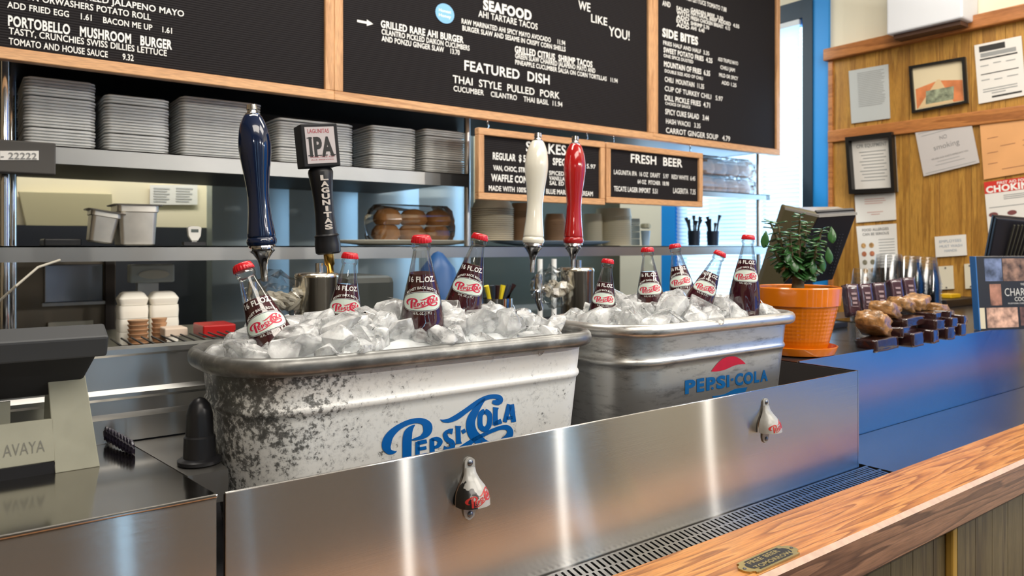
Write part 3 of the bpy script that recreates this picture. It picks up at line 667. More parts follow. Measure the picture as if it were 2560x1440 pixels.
def opener(pc, label, m1):
    t = thing('bottle_opener', label, 'bottle opener', (pc.x, YF, pc.z), group='bottle openers screwed to the steel front')
    out = [(-.008, .036), (-.0075, .039), (-.004, .0420), (0, .0430), (.004, .0420), (.0075, .039), (.008, .036), (.0085, .026), (.010, .020), (.009, -.025), (.0095, -.030), (.007, -.0375), (.002, -.0410), (-.002, -.0410), (-.007, -.0375), (-.0095, -.030), (-.009, -.02)]
    MB().prism([(x, -.0005, z) for x, z in out], (0, -.0025, 0)).build('back_plate', EN, t, smooth=True)
    # curved hood: narrow at the neck, flaring and standing proud at the lower lip
    st = [(.030, .0075, .003, .001), (.022, .0090, .0055, .002), (.014, .0125, .012, .005), (.006, .0180, .020, .009), (-.002, .0218, .0255, .012), (-.010, .0230, .0280, .013), (-.019, .0230, .0290, .014)]
    rings = []; rin = []
    for z, hw_, d, e in st:
        r1 = []; 
        for k in range(17):
            a = PI * k / 16; x = -hw_ * math.cos(a); yy = -.003 - d * (math.sin(a) ** .6 if a not in (0, PI) else 0)
            r1.append((x, yy, z + (.002 * math.sin(a) if z < -.01 else 0)))
        rings.append(r1); rin.append([(x * .9, min(yy + .0018, -.001), zz) for x, yy, zz in r1])
    hood = MB(); n = 17
    vs = [p for r in rings for p in r]; fs = [(i * n + j, i * n + j + 1, (i + 1) * n + j + 1, (i + 1) * n + j) for i in range(len(st) - 1) for j in range(n - 1)]
    vs2 = [p for r in rin for p in r]; L = len(vs)
    fs2 = [tuple(q + L for q in f[::-1]) for f in fs]; e = (len(st) - 1) * n
    fs3 = [(e + j, e + j + 1, L + e + j + 1, L + e + j) for j in range(n - 1)]
    hood.add(vs + vs2, fs + fs2 + fs3).build('hood', m1, t, smooth=True, angle=50)
    m = MB()
    def hp(x, z):                         # wrap the wordmark on the hood
        zz = z
        for (za, wa, da, _), (zb2, wb, db, _) in zip(st, st[1:]):
            if zb2 <= zz <= za: f = (za - zz) / (za - zb2); w_ = wa + (wb - wa) * f; d = da + (db - da) * f; break
        else: w_, d = st[-1][1], st[-1][2]
        ca = max(-.97, min(.97, x / w_)); s_ = math.sqrt(1 - ca * ca); return (x, -.003 - d * s_ ** .6 - .0004, zz)
    def op(x, y): u = (x - LX0) / (LX1 - LX0); v = (y - 160) / (1290 - 160); return hp((u - .5) * .040, .0055 - v * .0200)
    m.add([op(x, y) for x, y in LV], LF); m.build('wordmark', mat('opener_red', (.45, .03, .025), .4), t, fixn=False, label='faded red script wordmark')
    for z in (.036, -.0335):
        s_ = MB(); s_.lathe([(.0042, 0), (.0042, .001), (.0030, .0022), (.0005, .0028)], 16); s_.v = [(x, -.003 - zz, z + y) for x, y, zz in s_.v]; s_.build('rivet', mat('rivet', (.18, .20, .23), .35, 1), t, smooth=True)
    return t
opener(pY(1172, 1222, YF), 'chipped white bottle opener with blackened left side, nearer the camera', ENB)
opener(pY(1912, 1052, YF), 'plain grey enamel bottle opener under the galvanised tub', EN)
ORD = ['lowest', 'second', 'third', 'fourth', 'fifth', 'sixth', 'seventh', 'eighth', 'ninth', 'tenth', 'eleventh', 'twelfth', 'thirteenth', 'fourteenth', 'fifteenth', 'sixteenth', 'seventeenth', 'eighteenth', 'nineteenth', 'twentieth', 'twenty-first', 'twenty-second', 'twenty-third', 'twenty-fourth', 'twenty-fifth', 'twenty-sixth', 'twenty-seventh', 'twenty-eighth']
# ------------------------------------------------------------------ beer taps
def ringz(prof, n=28): return MB().lathe(prof, n)
HP = [(.0005, 0), (.0165, 0), (.0185, .002), (.0192, .008), (.0180, .014), (.0170, .0155), (.0178, .018), (.0172, .030), (.0150, .060), (.0138, .090), (.0140, .110), (.0160, .140), (.0188, .170), (.0205, .195), (.0200, .215), (.0175, .238), (.0135, .255), (.0090, .265), (.0005, .266)]
def tap(name, label, px_top, px_bot, Y, col, s, base_py):
    a = pY(*px_bot, Y); b = pY(*px_top, Y)
    t = thing(name, label, 'beer tap', a, group='beer taps behind the tubs')
    L = (b - a).length; k = L / .285
    d = (b - a).normalized(); t.rotation_mode = 'QUATERNION'; t.rotation_quaternion = Vector((0, 0, 1)).rotation_difference(d)
    w_ = k * s * 1.47
    MB().lathe([(r * w_, z * k) for r, z in refine(HP, 3)], 32).build('handle', col, t, smooth=True)
    MB().lathe([(.009 * w_, .262 * k), (.0095 * w_, .266 * k), (.0065 * w_, .269 * k), (.006 * w_, .273 * k), (.007 * w_, .275 * k), (.0062 * w_, .285 * k), (.0005, .2855 * k)], 20).build('finial', CHROME, t, smooth=True)
    MB().lathe([(.0005, -.075 * k), (.0045 * w_, -.075 * k), (.005 * w_, -.045 * k), (.0075 * w_, -.030 * k), (.0125 * w_, -.018 * k), (.0165 * w_, -.012 * k), (.013 * w_, -.008 * k), (.0175 * w_, -.004 * k), (.0165 * w_, 0), (.0005, 0)], 24).build('ferrule', CHROME, t, smooth=True)
    return t
YTAP = 1.5
tap('beer_tap', 'tall dark blue beer tap handle on the left, chrome tip', (629, 262), (655, 612), YTAP, mat('blue_lacquer', (.004, .013, .045), .12, coat=1), 1.06, 0)
tap('beer_tap', 'cream white beer tap handle in front of the shakes sign', (1345, 333), (1333, 608), YTAP, mat('cream_lacquer', (.82, .78, .66), .16, coat=1), 1.0, 0)
tap('beer_tap', 'glossy red beer tap handle right of the cream one', (1438, 341), (1433, 608), YTAP, mat('red_lacquer', (.40, .008, .008), .12, coat=1), .97, 0)
# the black tap with the square sign block
a = pY(826, 680, YTAP); bb = pY(790, 316, YTAP)
tp = thing('beer_tap', 'black beer tap with a square lettered block on top', 'beer tap', a, group='beer taps behind the tubs'); d = (bb - a).normalized(); k = (bb - a).length / .30
zq = Vector((0, 0, 1)).rotation_difference(d); tp.rotation_mode = 'QUATERNION'; tp.rotation_quaternion = zq @ Matrix.Rotation(R(-8), 3, 'Z').to_quaternion(); tp.scale = (1.35, 1.35, k)
MB().lathe([(.0055, -.02), (.0055, .012), (.008, .016), (.008, .040), (.0005, .041)], 20).build('ferrule', mat('brass_ferrule', (.72, .42, .10), .2, 1), tp, smooth=True)
MB().lathe([(.0005, .038), (.0165, .038), (.0195, .041), (.020, .058), (.0185, .072), (.0195, .076), (.0165, .079), (.0160, .09), (.0148, .12), (.0150, .15), (.0170, .18), (.0195, .206), (.0180, .212), (.012, .219), (.0005, .220)], 32).build('handle', BLACK, tp, smooth=True)
MB().box(-.030, .027, -.0225, .0225, .216, .302).build('sign_block', BLACKM, tp, bevel=.002)
SIGNW = mat('sign_white', (.62, .56, .56), .5)
MB().box(-.024, .021, -.0235, -.0225, .2225, .2955).build('sign_face', SIGNW, tp)
m = MB()
write(m, 'IPA', (-.0195, -.0238, .2375), (.0185, -.0238, .2375), .037, bold=.045)
for xx, zz_ in ((-.0180, .2375), (-.0180, .2725), (-.0055, .2375), (.0035, .2375), (.0160, .2375)): m.box(xx - .0042, xx + .0042, -.0239, -.0237, zz_, zz_ + .002)
m.build('lettering', DINK, tp, fixn=False)
m = MB(); write(m, 'LAGUNITAS', (-.020, -.0238, .2830), (.013, -.0238, .2830), .0085, bold=.02); write(m, 'INDIA PALE ALE', (-.019, -.0238, .2335), (.017, -.0238, .2335), .0035); write(m, 'ALE BREWED', (-.019, -.0238, .2285), (.017, -.0238, .2285), .0025)
m.build('small_lettering', mat('sign_red', (.45, .10, .12), .5), tp, fixn=False)
m = MB()
for i, ch_ in enumerate('LAGUNITAS'):
    zt_ = .199 - i * .0125; r = .0185 - .003 * min(1, i / 4) + (.0012 if i > 5 else 0)
    write(m, ch_, (-.0062 + (.004 if ch_ == 'I' else 0), -r - .0012, zt_ - .0100), (.0062 - (.004 if ch_ == 'I' else 0), -r - .0012, zt_ - .0100), .0098, bold=.05)
m.build('upright_lettering', mat('sign_cream', (.66, .60, .54), .5), tp, fixn=False)
# steel tower cylinders
def tower(px, pyt, label):
    c = pY(px, pyt, YTAP); r = .0455
    t = thing('tap_tower', label, 'tap tower', (c.x, YTAP + .01, 1.03), group='round steel tap towers')
    h = c.z - 1.03
    MB().lathe([(r, 0), (r, h - .012), (r + .001, h - .010), (r + .001, h - .006), (r - .002, h - .001), (r - .006, h), (.0005, h)], 48).build('column', mat('polished_steel', (.80, .74, .62), .20, 1, aniso=.6, tangent=(0, 0, 1)), t, smooth=True, angle=50)
    MB().lathe([(.008, h), (.008, h + .02), (.0005, h + .021)], 20, cx=.005).build('collar', CHROME, t, smooth=True)
    # side faucet reaching left
    zz = h - .055
    f = MB(); f.tube([(-r, 0, zz), (-.075, 0, zz), (-.135, -.0, zz - .0), (-.142, 0, zz - .008)], [.010, .009, .011, .010], 12).tube([(-.135, 0, zz + .04), (-.135, 0, zz + .01), (-.135, 0, zz - .03), (-.13, -.006, zz - .055)], [.009, .012, .009, .007], 12)
    f.build('faucet', CHROME, t, smooth=True)
    return t, h, zz
for px, pyt, lab, q in ((797, 682, 'round steel tap tower under the black tap', 'left'), (1449, 669, 'round steel tap tower under the red tap', 'right')):
    t, h, zz = tower(px, pyt, lab)
    w0 = t.location
    # wrinkled cling film over the faucet and a twisted white rag
    rn = random.Random(px); fm = MB(); rings = []
    for i in range(9):
        f = i / 8; x = -.145 + .11 * f; rr = .026 + .022 * math.sin(PI * f) ; ring = []
        for k in range(18):
            a_ = 2 * PI * k / 18; q_ = rr * (1 + .25 * rn.uniform(-1, 1)); ring.append((x + rn.uniform(-.004, .004), q_ * math.cos(a_), zz + .004 + q_ * 1.1 * math.sin(a_)))
        rings.append(ring)
    fm.loft(rings, False, False); o = fm.build('cling_film', thin_glass('cling_film_' + q, (.93, .95, .96), .45, (.75, .8, .82)), smooth=False); o.location = w0
    tag(o, 'clear cling film wrapped round the %s tower faucet' % q, 'plastic wrap')
    rg = MB()
    for j in range(7):
        pts = [(-.12 + .085 * i / 6 + rn.uniform(-.006, .006), -.014 + rn.uniform(-.01, .012), zz + .012 * math.sin(i * 1.3 + j) + rn.uniform(-.010, .010)) for i in range(7)]
        rg.tube([tuple(p) for p in catmull(pts, 3)], .0042 + rn.uniform(0, .003), 7)
    o = rg.build('rag', mat('white_rag', (.62, .55, .44), .9, bump=.5, bscale=300), smooth=True); o.location = w0; tag(o, 'twisted white rag tied round the %s tower faucet' % q, 'rag')

# ------------------------------------------------------------------ menu boards
FELT = bpy.data.materials.new('letter_board_felt'); FELT.use_nodes = True; nt = FELT.node_tree; b = nt.nodes['Principled BSDF']; b.inputs['Base Color'].default_value = (.013, .011, .012, 1); b.inputs['Roughness'].default_value = .8; b.inputs['Specular IOR Level'].default_value = .2
tc = nt.nodes.new('ShaderNodeTexCoord'); wv = nt.nodes.new('ShaderNodeTexWave'); wv.bands_direction = 'Z'; wv.inputs['Scale'].default_value = 45; nt.links.new(tc.outputs['Object'], wv.inputs['Vector'])
bp = nt.nodes.new('ShaderNodeBump'); bp.inputs['Strength'].default_value = .45; bp.inputs['Distance'].default_value = .003; nt.links.new(wv.outputs['Fac'], bp.inputs['Height']); nt.links.new(bp.outputs[0], b.inputs['Normal'])
def board(name, label, X0, X1, Z0, Z1, Y, fw, lines, group, th=.03, extra=None):
    t = thing(name, label, 'menu board', ((X0 + X1) / 2, Y, Z0), group=group); cx = t.location.x
    def L(p): return Vector(p) - t.location
    MB().box(X0 - cx, X1 - cx, 0, th, 0, fw).build('frame_rail', FRAMEW, t, bevel=.002, seg=1)
    MB().box(X0 - cx, X1 - cx, 0, th, Z1 - Z0 - fw, Z1 - Z0).build('frame_rail', FRAMEW, t, bevel=.002, seg=1)
    MB().box(X0 - cx, X0 - cx + fw, 0, th, fw, Z1 - Z0 - fw).build('frame_stile', FRAMEV, t, bevel=.002, seg=1)
    MB().box(X1 - cx - fw, X1 - cx, 0, th, fw, Z1 - Z0 - fw).build('frame_stile', FRAMEV, t, bevel=.002, seg=1)
    MB().box(X0 - cx + fw - .003, X1 - cx - fw + .003, .012, th - .002, fw - .003, Z1 - Z0 - fw + .003).build('felt_panel', FELT, t)
    m = MB(); Yt = Y + .0105
    for s, x0, y0, x1, y1, cap, *bo in lines:
        p0 = pY(x0, y0, Yt); p1 = pY(x1, y1, Yt); zz = (p0 - CAM).dot(FW) * .5 + (p1 - CAM).dot(FW) * .5
        zm_ = (p0.z + p1.z) / 2; p0.z = p1.z = zm_ if abs(p0.z - p1.z) < .03 else zm_
        write(m, s, L(p0), L(p1), cap * zz / FPX, bold=bo[0] if bo else .012)
    m.build('lettering', WHITE, t, fixn=False)
    return t, L
X1_ = XatY(836, YB); X2_ = XatY(1634, YB); X3_ = XatY(1951, YB)
G = 'felt letter menu boards above the pass'
B1 = [('AND PICKLED JALAPENO MAYO', 110, -14, 460, 38, 16), ('ON ORWASHERS POTATO ROLL', 62, 3, 377, 46, 16), ('ADD FRIED EGG    1.61    BACON ME UP    1.61', 18, 22, 430, 81, 15), ('PORTOBELLO   MUSHROOM   BURGER', 20, 66, 430, 121, 24, .035), ('TASTY, CRUNCHIES SWISS DILLIES LETTUCE', 22, 86, 417, 139, 16), ('TOMATO AND HOUSE SAUCE       9.32', 22, 111, 334, 152, 16)]
board('menu_board', 'large left menu board in oak frame listing the mushroom burger', -.33, X1_, 1.98, 2.86, YB, .031, B1, G)
B2 = [('SEAFOOD', 1208, 27, 1329, 47, 24, .04), ('AHI TARTARE TACOS', 1196, 44, 1344, 72, 16), ('RAW MARINATED AHI SPICY MAYO AVOCADO     11.94', 1154, 61, 1413, 111, 12, .02), ('BURGER SLAW AND SESAME IN CRISPY CORN SHELLS', 1156, 79, 1414, 126, 12, .02),
      ('GRILLED RARE AHI BURGER', 952, 72, 1159, 104, 17, .03), ('CILANTRO PICKLED DAIKON CUCUMBERS', 954, 88, 1174, 124, 13, .02), ('AND PONZU GINGER SLAW    13.70', 954, 105, 1149, 135, 13, .02),
      ('GRILLED CITRUS  SHRIMP TACOS', 1287, 134, 1481, 166, 16, .03), ('GREEN SLAW CHARRED JALAPENO MAYO AND', 1288, 149, 1488, 179, 12, .02), ('PINEAPPLE CUCUMBER SALSA ON CORN TORTILLAS   11.94', 1288, 163, 1544, 205, 11, .02),
      ('FEATURED  DISH', 1161, 177, 1374, 209, 24, .02), ('THAI  STYLE  PULLED  PORK', 1132, 208, 1399, 246, 18, .012), ('CUCUMBER    CILANTRO    THAI BASIL  11.94', 1134, 229, 1406, 266, 13, .012),
      ('WE', 1446, 24, 1476, 28, 22), ('LIKE', 1478, 55, 1518, 64, 20), ('YOU!', 1522, 89, 1574, 101, 24)]
t, L = board('menu_board', 'large middle menu board in oak frame with the featured dish', X1_, X2_, 1.98, 2.86, YB, .031, B2, G)
c = pY(1112, 34, YB + .0105); m = MB().prism([L((c.x + .040 * math.cos(a), YB + .0105, c.z + .036 * math.sin(a))) for a in [2 * PI * k / 28 for k in range(28)]], (0, -.0012, 0)); m.build('round_sticker', mat('sticker_blue', (.20, .48, .80), .4), t)
m = MB(); write(m, 'Honest', L((c.x - .026, YB + .009, c.z + .004)), L((c.x + .026, YB + .009, c.z + .004)), .011, bold=.02); write(m, 'Honey', L((c.x - .026, YB + .009, c.z - .014)), L((c.x + .026, YB + .009, c.z - .014)), .011, bold=.02); m.build('sticker_lettering', WHITE, t, fixn=False)
a0 = pY(893, 52, YB + .0105); a1 = pY(933, 60, YB + .0105); L0 = a1.x - a0.x; zz = (a0.z + a1.z) / 2
m = MB().add([L((a0.x + L0 * u, YB + .0105, zz + v)) for u, v in ((0, .004), (.6, .004), (.6, .011), (1, 0), (.6, -.011), (.6, -.004), (0, -.004))], [tuple(range(7))]); m.build('arrow', WHITE, t, fixn=False)
rows = [('SALAD', 'GARDEN BEEF  3.50', 1808, 50), ('WITH', 'NATURAL BEEF ADDED  4.55', 1848, 76), ('ADD', 'FRESH CHICKEN BREAST  4.15', 1825, 80), ('EXTRA', 'SHRIMP 5.70', 1773, 76), ('ADD', 'AHI  6.40', 1761, 84)]
B3 = [('AND', 1656, 14, 1676, 18, 13, .02), ('BUTTER LETTUCE TOMATO 7.88', 1700, -3, 1816, 28, 11, .02)]
for i, (p, q, xe, ye) in enumerate(rows):
    B3 += [(p, 1691, 25 + 10.5 * i, 1723, 31 + 10.5 * i, 9, .03), (q, 1727, 32 + 10.5 * i, xe, 32 + 10.5 * i + (xe - 1727) * .19, 9, .03)]
B3 += [('SIDE BITES', 1656, 91, 1745, 112, 20, .04), ('FRIES HALF AND HALF  3.35', 1658, 112, 1773, 138, 10, .02), ('SWEET POTATO FRIES  4.25', 1659, 131, 1781, 157, 12, .03), ('ONE SPICE DUSTED', 1659, 144, 1733, 157, 8, .02), ('MOUNTAIN OF FRIES  6.35', 1660, 167, 1775, 189, 13, .03), ('DOUBLE SIZE ADD OF CHILI', 1662, 183, 1757, 198, 8, .02),
       ('CHILI  MOUNTAIN  11.35', 1662, 203, 1760, 223, 12, .02), ('CUP OF TURKEY CHILI   5.97', 1662, 227, 1807, 253, 12, .015), ('DILL PICKLE FRIES  4.71', 1662, 250, 1775, 270, 13, .02), ('CHOICE OF SAUCE', 1663, 261, 1726, 272, 7, .02), ('SPICY CUKE SALAD   3.44', 1663, 285, 1772, 302, 13, .02), ('HASH WACKI   3.35', 1665, 308, 1751, 321, 12, .015), ('CARROT GINGER SOUP   4.79', 1665, 332, 1825, 353, 13, .01),
       ('ADD TRUFFLE MAYO', 1795, 152, 1845, 163, 9, .02), ('CHILI JAM', 1801, 172, 1837, 180, 9, .02), ('MILD OR SPICY', 1798, 191, 1845, 201, 9, .02), ('ADD 1.25', 1804, 210, 1841, 218, 9, .02)]
board('menu_board', 'right menu board in oak frame listing side bites beside the window', X2_, X3_, 1.98, 2.86, YB, .031, B3, G)
B4 = [('SHAKES', 1315, 377, 1415, 389, 25, .02), ('REGULAR  $ 5.39', 1232, 396, 1330, 408, 17, .03), ('VAN, CHOC, STRAW', 1233, 423, 1330, 434, 12, .03), ('WAFFLE CONE', 1228, 449, 1326, 461, 17, .03), ('MADE WITH 100% CREAMY BLUE MARBLE ICE CREAM', 1222, 474, 1482, 492, 12, .02), ('SPECIAL', 1382, 411, 1435, 417, 17, .03), ('5.97', 1467, 420, 1489, 423, 11), ('SPICED', 1373, 436, 1410, 440, 10, .02), ('VANILLA', 1373, 449, 1412, 453, 10, .02), ('SAL ED', 1374, 461, 1410, 465, 10, .02)]
SX0, SXm, SXe = XatY(1196, YB), XatY(1514, YB), XatY(1757, YB)
board('hanging_sign', 'small hanging oak framed shakes price board behind the taps', SX0, SXm - .004, 1.675, 1.945, YB - .002, .026, B4, 'small hanging price boards', th=.028)
B5 = [('FRESH  BEER', 1577, 406, 1706, 418, 21, .02), ('LAGUNITA IPA  16 OZ  DRAFT   5.97   RED/ WHITE  6.45', 1535, 437, 1738, 450, 11, .015), ('64 OZ  PITCHER  18.98', 1594, 459, 1672, 464, 10, .02), ('TECATE LAGER IMPORT  5.51', 1535, 477, 1644, 484, 12, .02), ('LAGERITA  7.35', 1683, 483, 1739, 486, 13, .015)]
board('hanging_sign', 'small hanging oak framed fresh beer price board right of the red tap', SXm + .004, SXe, 1.685, 1.945, YB - .002, .026, B5, 'small hanging price boards', th=.028)
for px, lab in ((1222, 'wire hook at the left end of the shakes board'), (1470, 'wire hook at the right end of the shakes board'), (1536, 'wire hook at the left end of the beer board'), (1728, 'wire hook at the right end of the beer board')):
    X = XatY(px, YB); o = MB().tube([(X, YB + .012, 1.99), (X - .004, YB + .004, 1.972), (X + .004, YB + .008, 1.955), (X, YB + .012, 1.940)], .0028, 6).build('hook', CHROME, smooth=True); tag(o, lab, 'hook', 'hooks holding the small boards')

# ------------------------------------------------------------------ pass shelving
ps = thing('pass_shelving', 'tall stainless pass shelving between the bar and kitchen', 'shelving', (0, 0, 0))
xe = XatY(1172, YP); xr = XatY(1925, YP)
SHV = mat('shelf_steel', (.36, .36, .35), .36, 1, var=.1, vscale=3)
def shelf(X0, X1, Z1, h, name='shelf', d=.48): MB().box(X0, X1, YP, YP + .004, Z1 - h, Z1).box(X0, X1, YP, YP + d, Z1 - .004, Z1).build(name, SHV, ps)
shelf(-1.2, xe, 1.79, .052); shelf(-1.2, xr - .03, 1.50, .046, d=.42); shelf(XatY(1745, YP), xr, 1.79, .030)
MB().box(-1.2, 3.7, YP + .02, YP + .5, 2.035, 2.06).build('top_shelf', STDARK, ps)
shelf(-1.2, xr - .03, 1.19, .05, d=.6)
for px in (12, 30, 1168, 1896, 1912):
    X = XatY(px, YP + .03 if px != 30 else YP + .4); yy = YP + .03 if px not in (30, 1912) else YP + .38; X = XatY(px, yy)
    MB().lathe([(.013, 0.0), (.013, 2.04)], 16, cx=X, cy=yy).build('post', CHROME if px < 100 else STEEL, ps, smooth=True)
# a dark control box with tape at the left end of the tray shelf
bx0, bx1 = -.12, XatY(137, YP - .03)
o = thing('control_box', 'dark grey control box with a strip label at left of tray shelf', 'control box', (0, 0, 0))
MB().box(bx0, bx1, YP - .06, YP - .002, 1.70, 1.79).build('case', mat('control_case', (.06, .055, .05), .5), o, bevel=.004)
q = [pY(0, 377, YP - .062), pY(97, 377, YP - .062), pY(97, 400, YP - .062), pY(0, 400, YP - .062)]
MB().slab(q, (0, .002, 0)).build('strip_label', PAPER, o)
m = MB(); write(m, '- 22222', pY(2, 397, YP - .0635), pY(92, 398, YP - .0635), .018, bold=.01); m.build('label_print', INK, o, fixn=False)
# trays: each its own object
def tray_mesh(wd, dp, h, name):
    m = MB()
    def rr(o, z): return rrect(-wd / 2 - o, wd / 2 + o, -dp / 2 - o, dp / 2 + o, .02 + o, .02 + o, z, 4)
    m.loft([rr(-.012, h * .98), rr(-.0105, h), rr(-.0105, h * .62), rr(-.001, h * .60), rr(.0005, h * .5), rr(.0005, h * .12), rr(-.001, 0), rr(-.008, 0)], True, True)
    o = m.build(name, ALU, smooth=True, angle=30); C.objects.unlink(o); return o
rnd = random.Random(5)
stacks = [(60, 240, 190, .33, 'far left'), (262, 425, 240, .28, 'second from left'), (452, 655, 246, .30, 'third from left'), (692, 885, 299, .30, 'behind the black tap'), (926, 1042, 311, .17, 'second from right'), (1060, 1165, 322, .17, 'rightmost')]
for (xa, xb, yt, dp, wh) in stacks:
    yf = YP + .03; A, B = XatY(xa, yf), XatY(xb, yf); top = pY((xa + xb) / 2, yt, yf).z; n = 0; pit = .0088
    proto = tray_mesh(B - A, dp, .0105, 'sheet_tray'); z = 1.7905; i = 0
    while z + pit < top:
        o = proto.copy(); C.objects.link(o); o.location = ((A + B) / 2 + rnd.uniform(-.0012, .0012), yf + dp / 2 + rnd.uniform(-.001, .001), z); o.scale.z = .82
        tag(o, '%s aluminium tray from the bottom of the stack %s on the shelf' % (ORD[i], wh), 'tray', 'aluminium trays, %s stack' % wh); z += pit; i += 1
        if i in (6, 16) and wh != 'third from left': z += .003
# ------------------------------------------------------------------ kitchen behind
YKw = Yk
slate = mat('slate_panel', (.05, .055, .07), .45, var=.1)
o = MB().box(-1.9, XatY(530, 4.3), 4.25, 4.38, .3, 1.60).build('slate_backsplash', slate); tag(o, 'dark slate grey lower panel across the cream kitchen wall', 'wall panel')
HOOD = mat('hood_steel', (.50, .60, .63), .42, .5)
o = MB().box(-1.2, XatY(1150, 3.0), 3.02, 3.85, 1.80, 2.6).build('dark_hood_box', mat('hood_dark', (.035, .03, .028), .5)); tag(o, 'dark hood box added to darken the gap behind the stacked aluminium trays', 'exhaust hood')  # dark box added so the gap behind the trays reads dark
hd = thing('steel_hood_wall', 'blue-grey stainless cladding with curved joints behind the taps', 'wall cladding', (0, 0, 0))
xa, xb = XatY(530, 3.9), XatY(1185, 3.9); n = 4
for i in range(n):
    A = xa + (xb - xa) * i / n; B = xa + (xb - xa) * (i + 1) / n; m = MB(); prof = []
    for k in range(9):
        f = k / 8; prof.append((A + (B - A) * f, 3.9 - .05 * math.sin(PI * f)))
    poly = prof + [(B, 4.0), (A, 4.0)]
    m.loft([[(x, y, .6) for x, y in poly], [(x, y, 2.4) for x, y in poly]]).build('steel_panel', HOOD, hd, smooth=True)
OLIVE = mat('olive_wall_panel', (.075, .08, .055), .6)
o = MB().box(xb + .005, XatY(1660, 3.8), 3.8, 3.9, .3, 2.3).build('partition', OLIVE); tag(o, 'dark olive partition under the hanging signs', 'partition')
# recess in the cream wall
o = MB(); q = [pY(45, 478, 4.36), pY(280, 484, 4.36), pY(283, 566, 4.36), pY(65, 566, 4.36)]; o.slab(q, (0, .03, 0)); o = o.build('wall_recess_panel', mat('cream_shade_panel', (.50, .45, .28), .7), bevel=.004); tag(o, 'beige angled duct panel on the cream kitchen wall', 'duct panel')
m = thing('wall_notice', 'pale grey printed notice taped to the cream kitchen wall', 'notice', (0, 0, 0)); q = [pY(375, 462, 4.385), pY(494, 462, 4.385), pY(494, 512, 4.385), pY(375, 512, 4.385)]; MB().slab(q, (0, .004, 0)).build('sheet', PAPER, m)
g = MB()
for r_ in range(6):
    for c0, c1 in ((384, 425), (440, 482)): 
        a = pY(c0, 470 + r_ * 6.5, 4.384); b2 = pY(c1 - (r_ * 7) % 13, 470 + r_ * 6.5, 4.384); g.box(a.x, b2.x, 4.383, 4.384, a.z - .004, a.z + .003)
g.build('print', mat('faint_print', (.5, .5, .5), .6), m)
# oven block at the left
ov = thing('wall_oven', 'stainless oven with glass door, far left under the shelf', 'oven', (0, 0, 0)); YO = 3.3
xA, xB = XatY(30, YO), XatY(290, YO)
MB().box(xA, xB, YO + .01, YO + .6, .5, 1.46).build('oven_body', mat('oven_body', (.20, .17, .13), .45, .8), ov)
q0, q1 = pY(110, 662, YO), pY(258, 752, YO)
MB().box(q0.x, q1.x, YO - .01, YO + .01, q1.z, q0.z).build('oven_door', mat('oven_door_steel', (.32, .35, .42), .2, 1, aniso=.7, tangent=(0, 0, 1)), ov, bevel=.004)
MB().box(q0.x - .006, q1.x + .006, YO - .014, YO + .01, q1.z - .012, q1.z).build('door_trim', ALU, ov)
q2, q3 = pY(120, 806, YO), pY(232, 836, YO); MB().box(q2.x, q3.x, YO - .012, YO + .008, q3.z, q2.z).build('drawer_front', mat('cream_front', (.7, .66, .52), .5), ov)
MB().box(XatY(262, YO), XatY(285, YO), YO - .02, YO + .01, .6, 1.46).build('side_stile', mat('dark_brown_stile', (.05, .035, .025), .5), ov)
# clipboard / scale display
def pbox(name, label, cat, x0, y0, x1, y1, Y, d, mt, bev=.004, group=None):
    a, b2 = pY(x0, y0, Y), pY(x1, y1, Y); b2 = Vector((b2.x, Y, pY((x0 + x1) / 2, y1, Y).z)); z1 = pY((x0 + x1) / 2, y0, Y).z
    o = MB().box(a.x, b2.x, Y, Y + d, b2.z, z1).build(name, mt, bevel=bev); tag(o, label, cat, group); return o
WP = mat('white_plastic', (.78, .77, .72), .4)
sc = thing('kitchen_scale', 'white kitchen scale with round dial under the steel shelf', 'scale', (0, 0, 0)); Yq = 2.85
a, b2 = pY(325, 662, Yq), pY(437, 705, Yq); MB().box(a.x, b2.x, Yq, Yq + .06, b2.z, a.z).build('head', mat('scale_white', (.62, .66, .62), .5), sc, bevel=.006)
a2 = pY(385, 686, Yq - .002); MB().prism([(a2.x + .05 * math.cos(t * PI / 12), Yq - .001, a2.z + .016 * math.sin(t * PI / 12)) for t in range(24)], (0, -.003, 0)).build('dial', mat('dial', (.80, .78, .66), .5), sc)
c0, c1 = pY(346, 705, Yq), pY(398, 735, Yq); MB().box(c0.x, c1.x, Yq + .01, Yq + .05, 1.19, c0.z).build('stand', mat('scale_grey', (.4, .42, .42), .5), sc)
# foam clamshell stacks and paper cups on the lower pass counter
FOAM = mat('white_foam', (.88, .85, .76), .7); KRAFT = mat('kraft_card', (.50, .30, .17), .7, var=.08, vscale=30)
YL = YP + .06
def stackbox(x0, x1, yt, n, label, kind):
    A, B = XatY(x0, YL), XatY(x1, YL); top = pY((x0 + x1) / 2, yt, YL).z; w_ = B - A; h = (top - 1.192) / n
    for i in range(n):
        m = MB(); r1 = lambda o_, z: rrect(-w_ / 2 + o_, w_ / 2 - o_, -w_ / 2 + o_, w_ / 2 - o_, .012, .012, z, 3)
        if i < n - 1: m.loft([r1(.001, 0), r1(0, h * .5), r1(.0, h * .6), r1(.001, h * .97)])
        else: m.loft([r1(.004, 0), r1(0, h * .4), r1(.0, h * .5), r1(.010, h * .9), r1(.016, h)])
        o = m.build('takeout_box', FOAM, smooth=True, angle=30); o.location = ((A + B) / 2, YL + w_ / 2, 1.192 + i * h); tag(o, '%s %s' % (ORD[i], label), 'takeout box', 'white foam takeout boxes under the shelf')
stackbox(299, 373, 731, 4, 'white foam box from the bottom of the left stack by the scale', 0)
stackbox(377, 449, 730, 4, 'white foam box from the bottom of the right stack by the scale', 0)
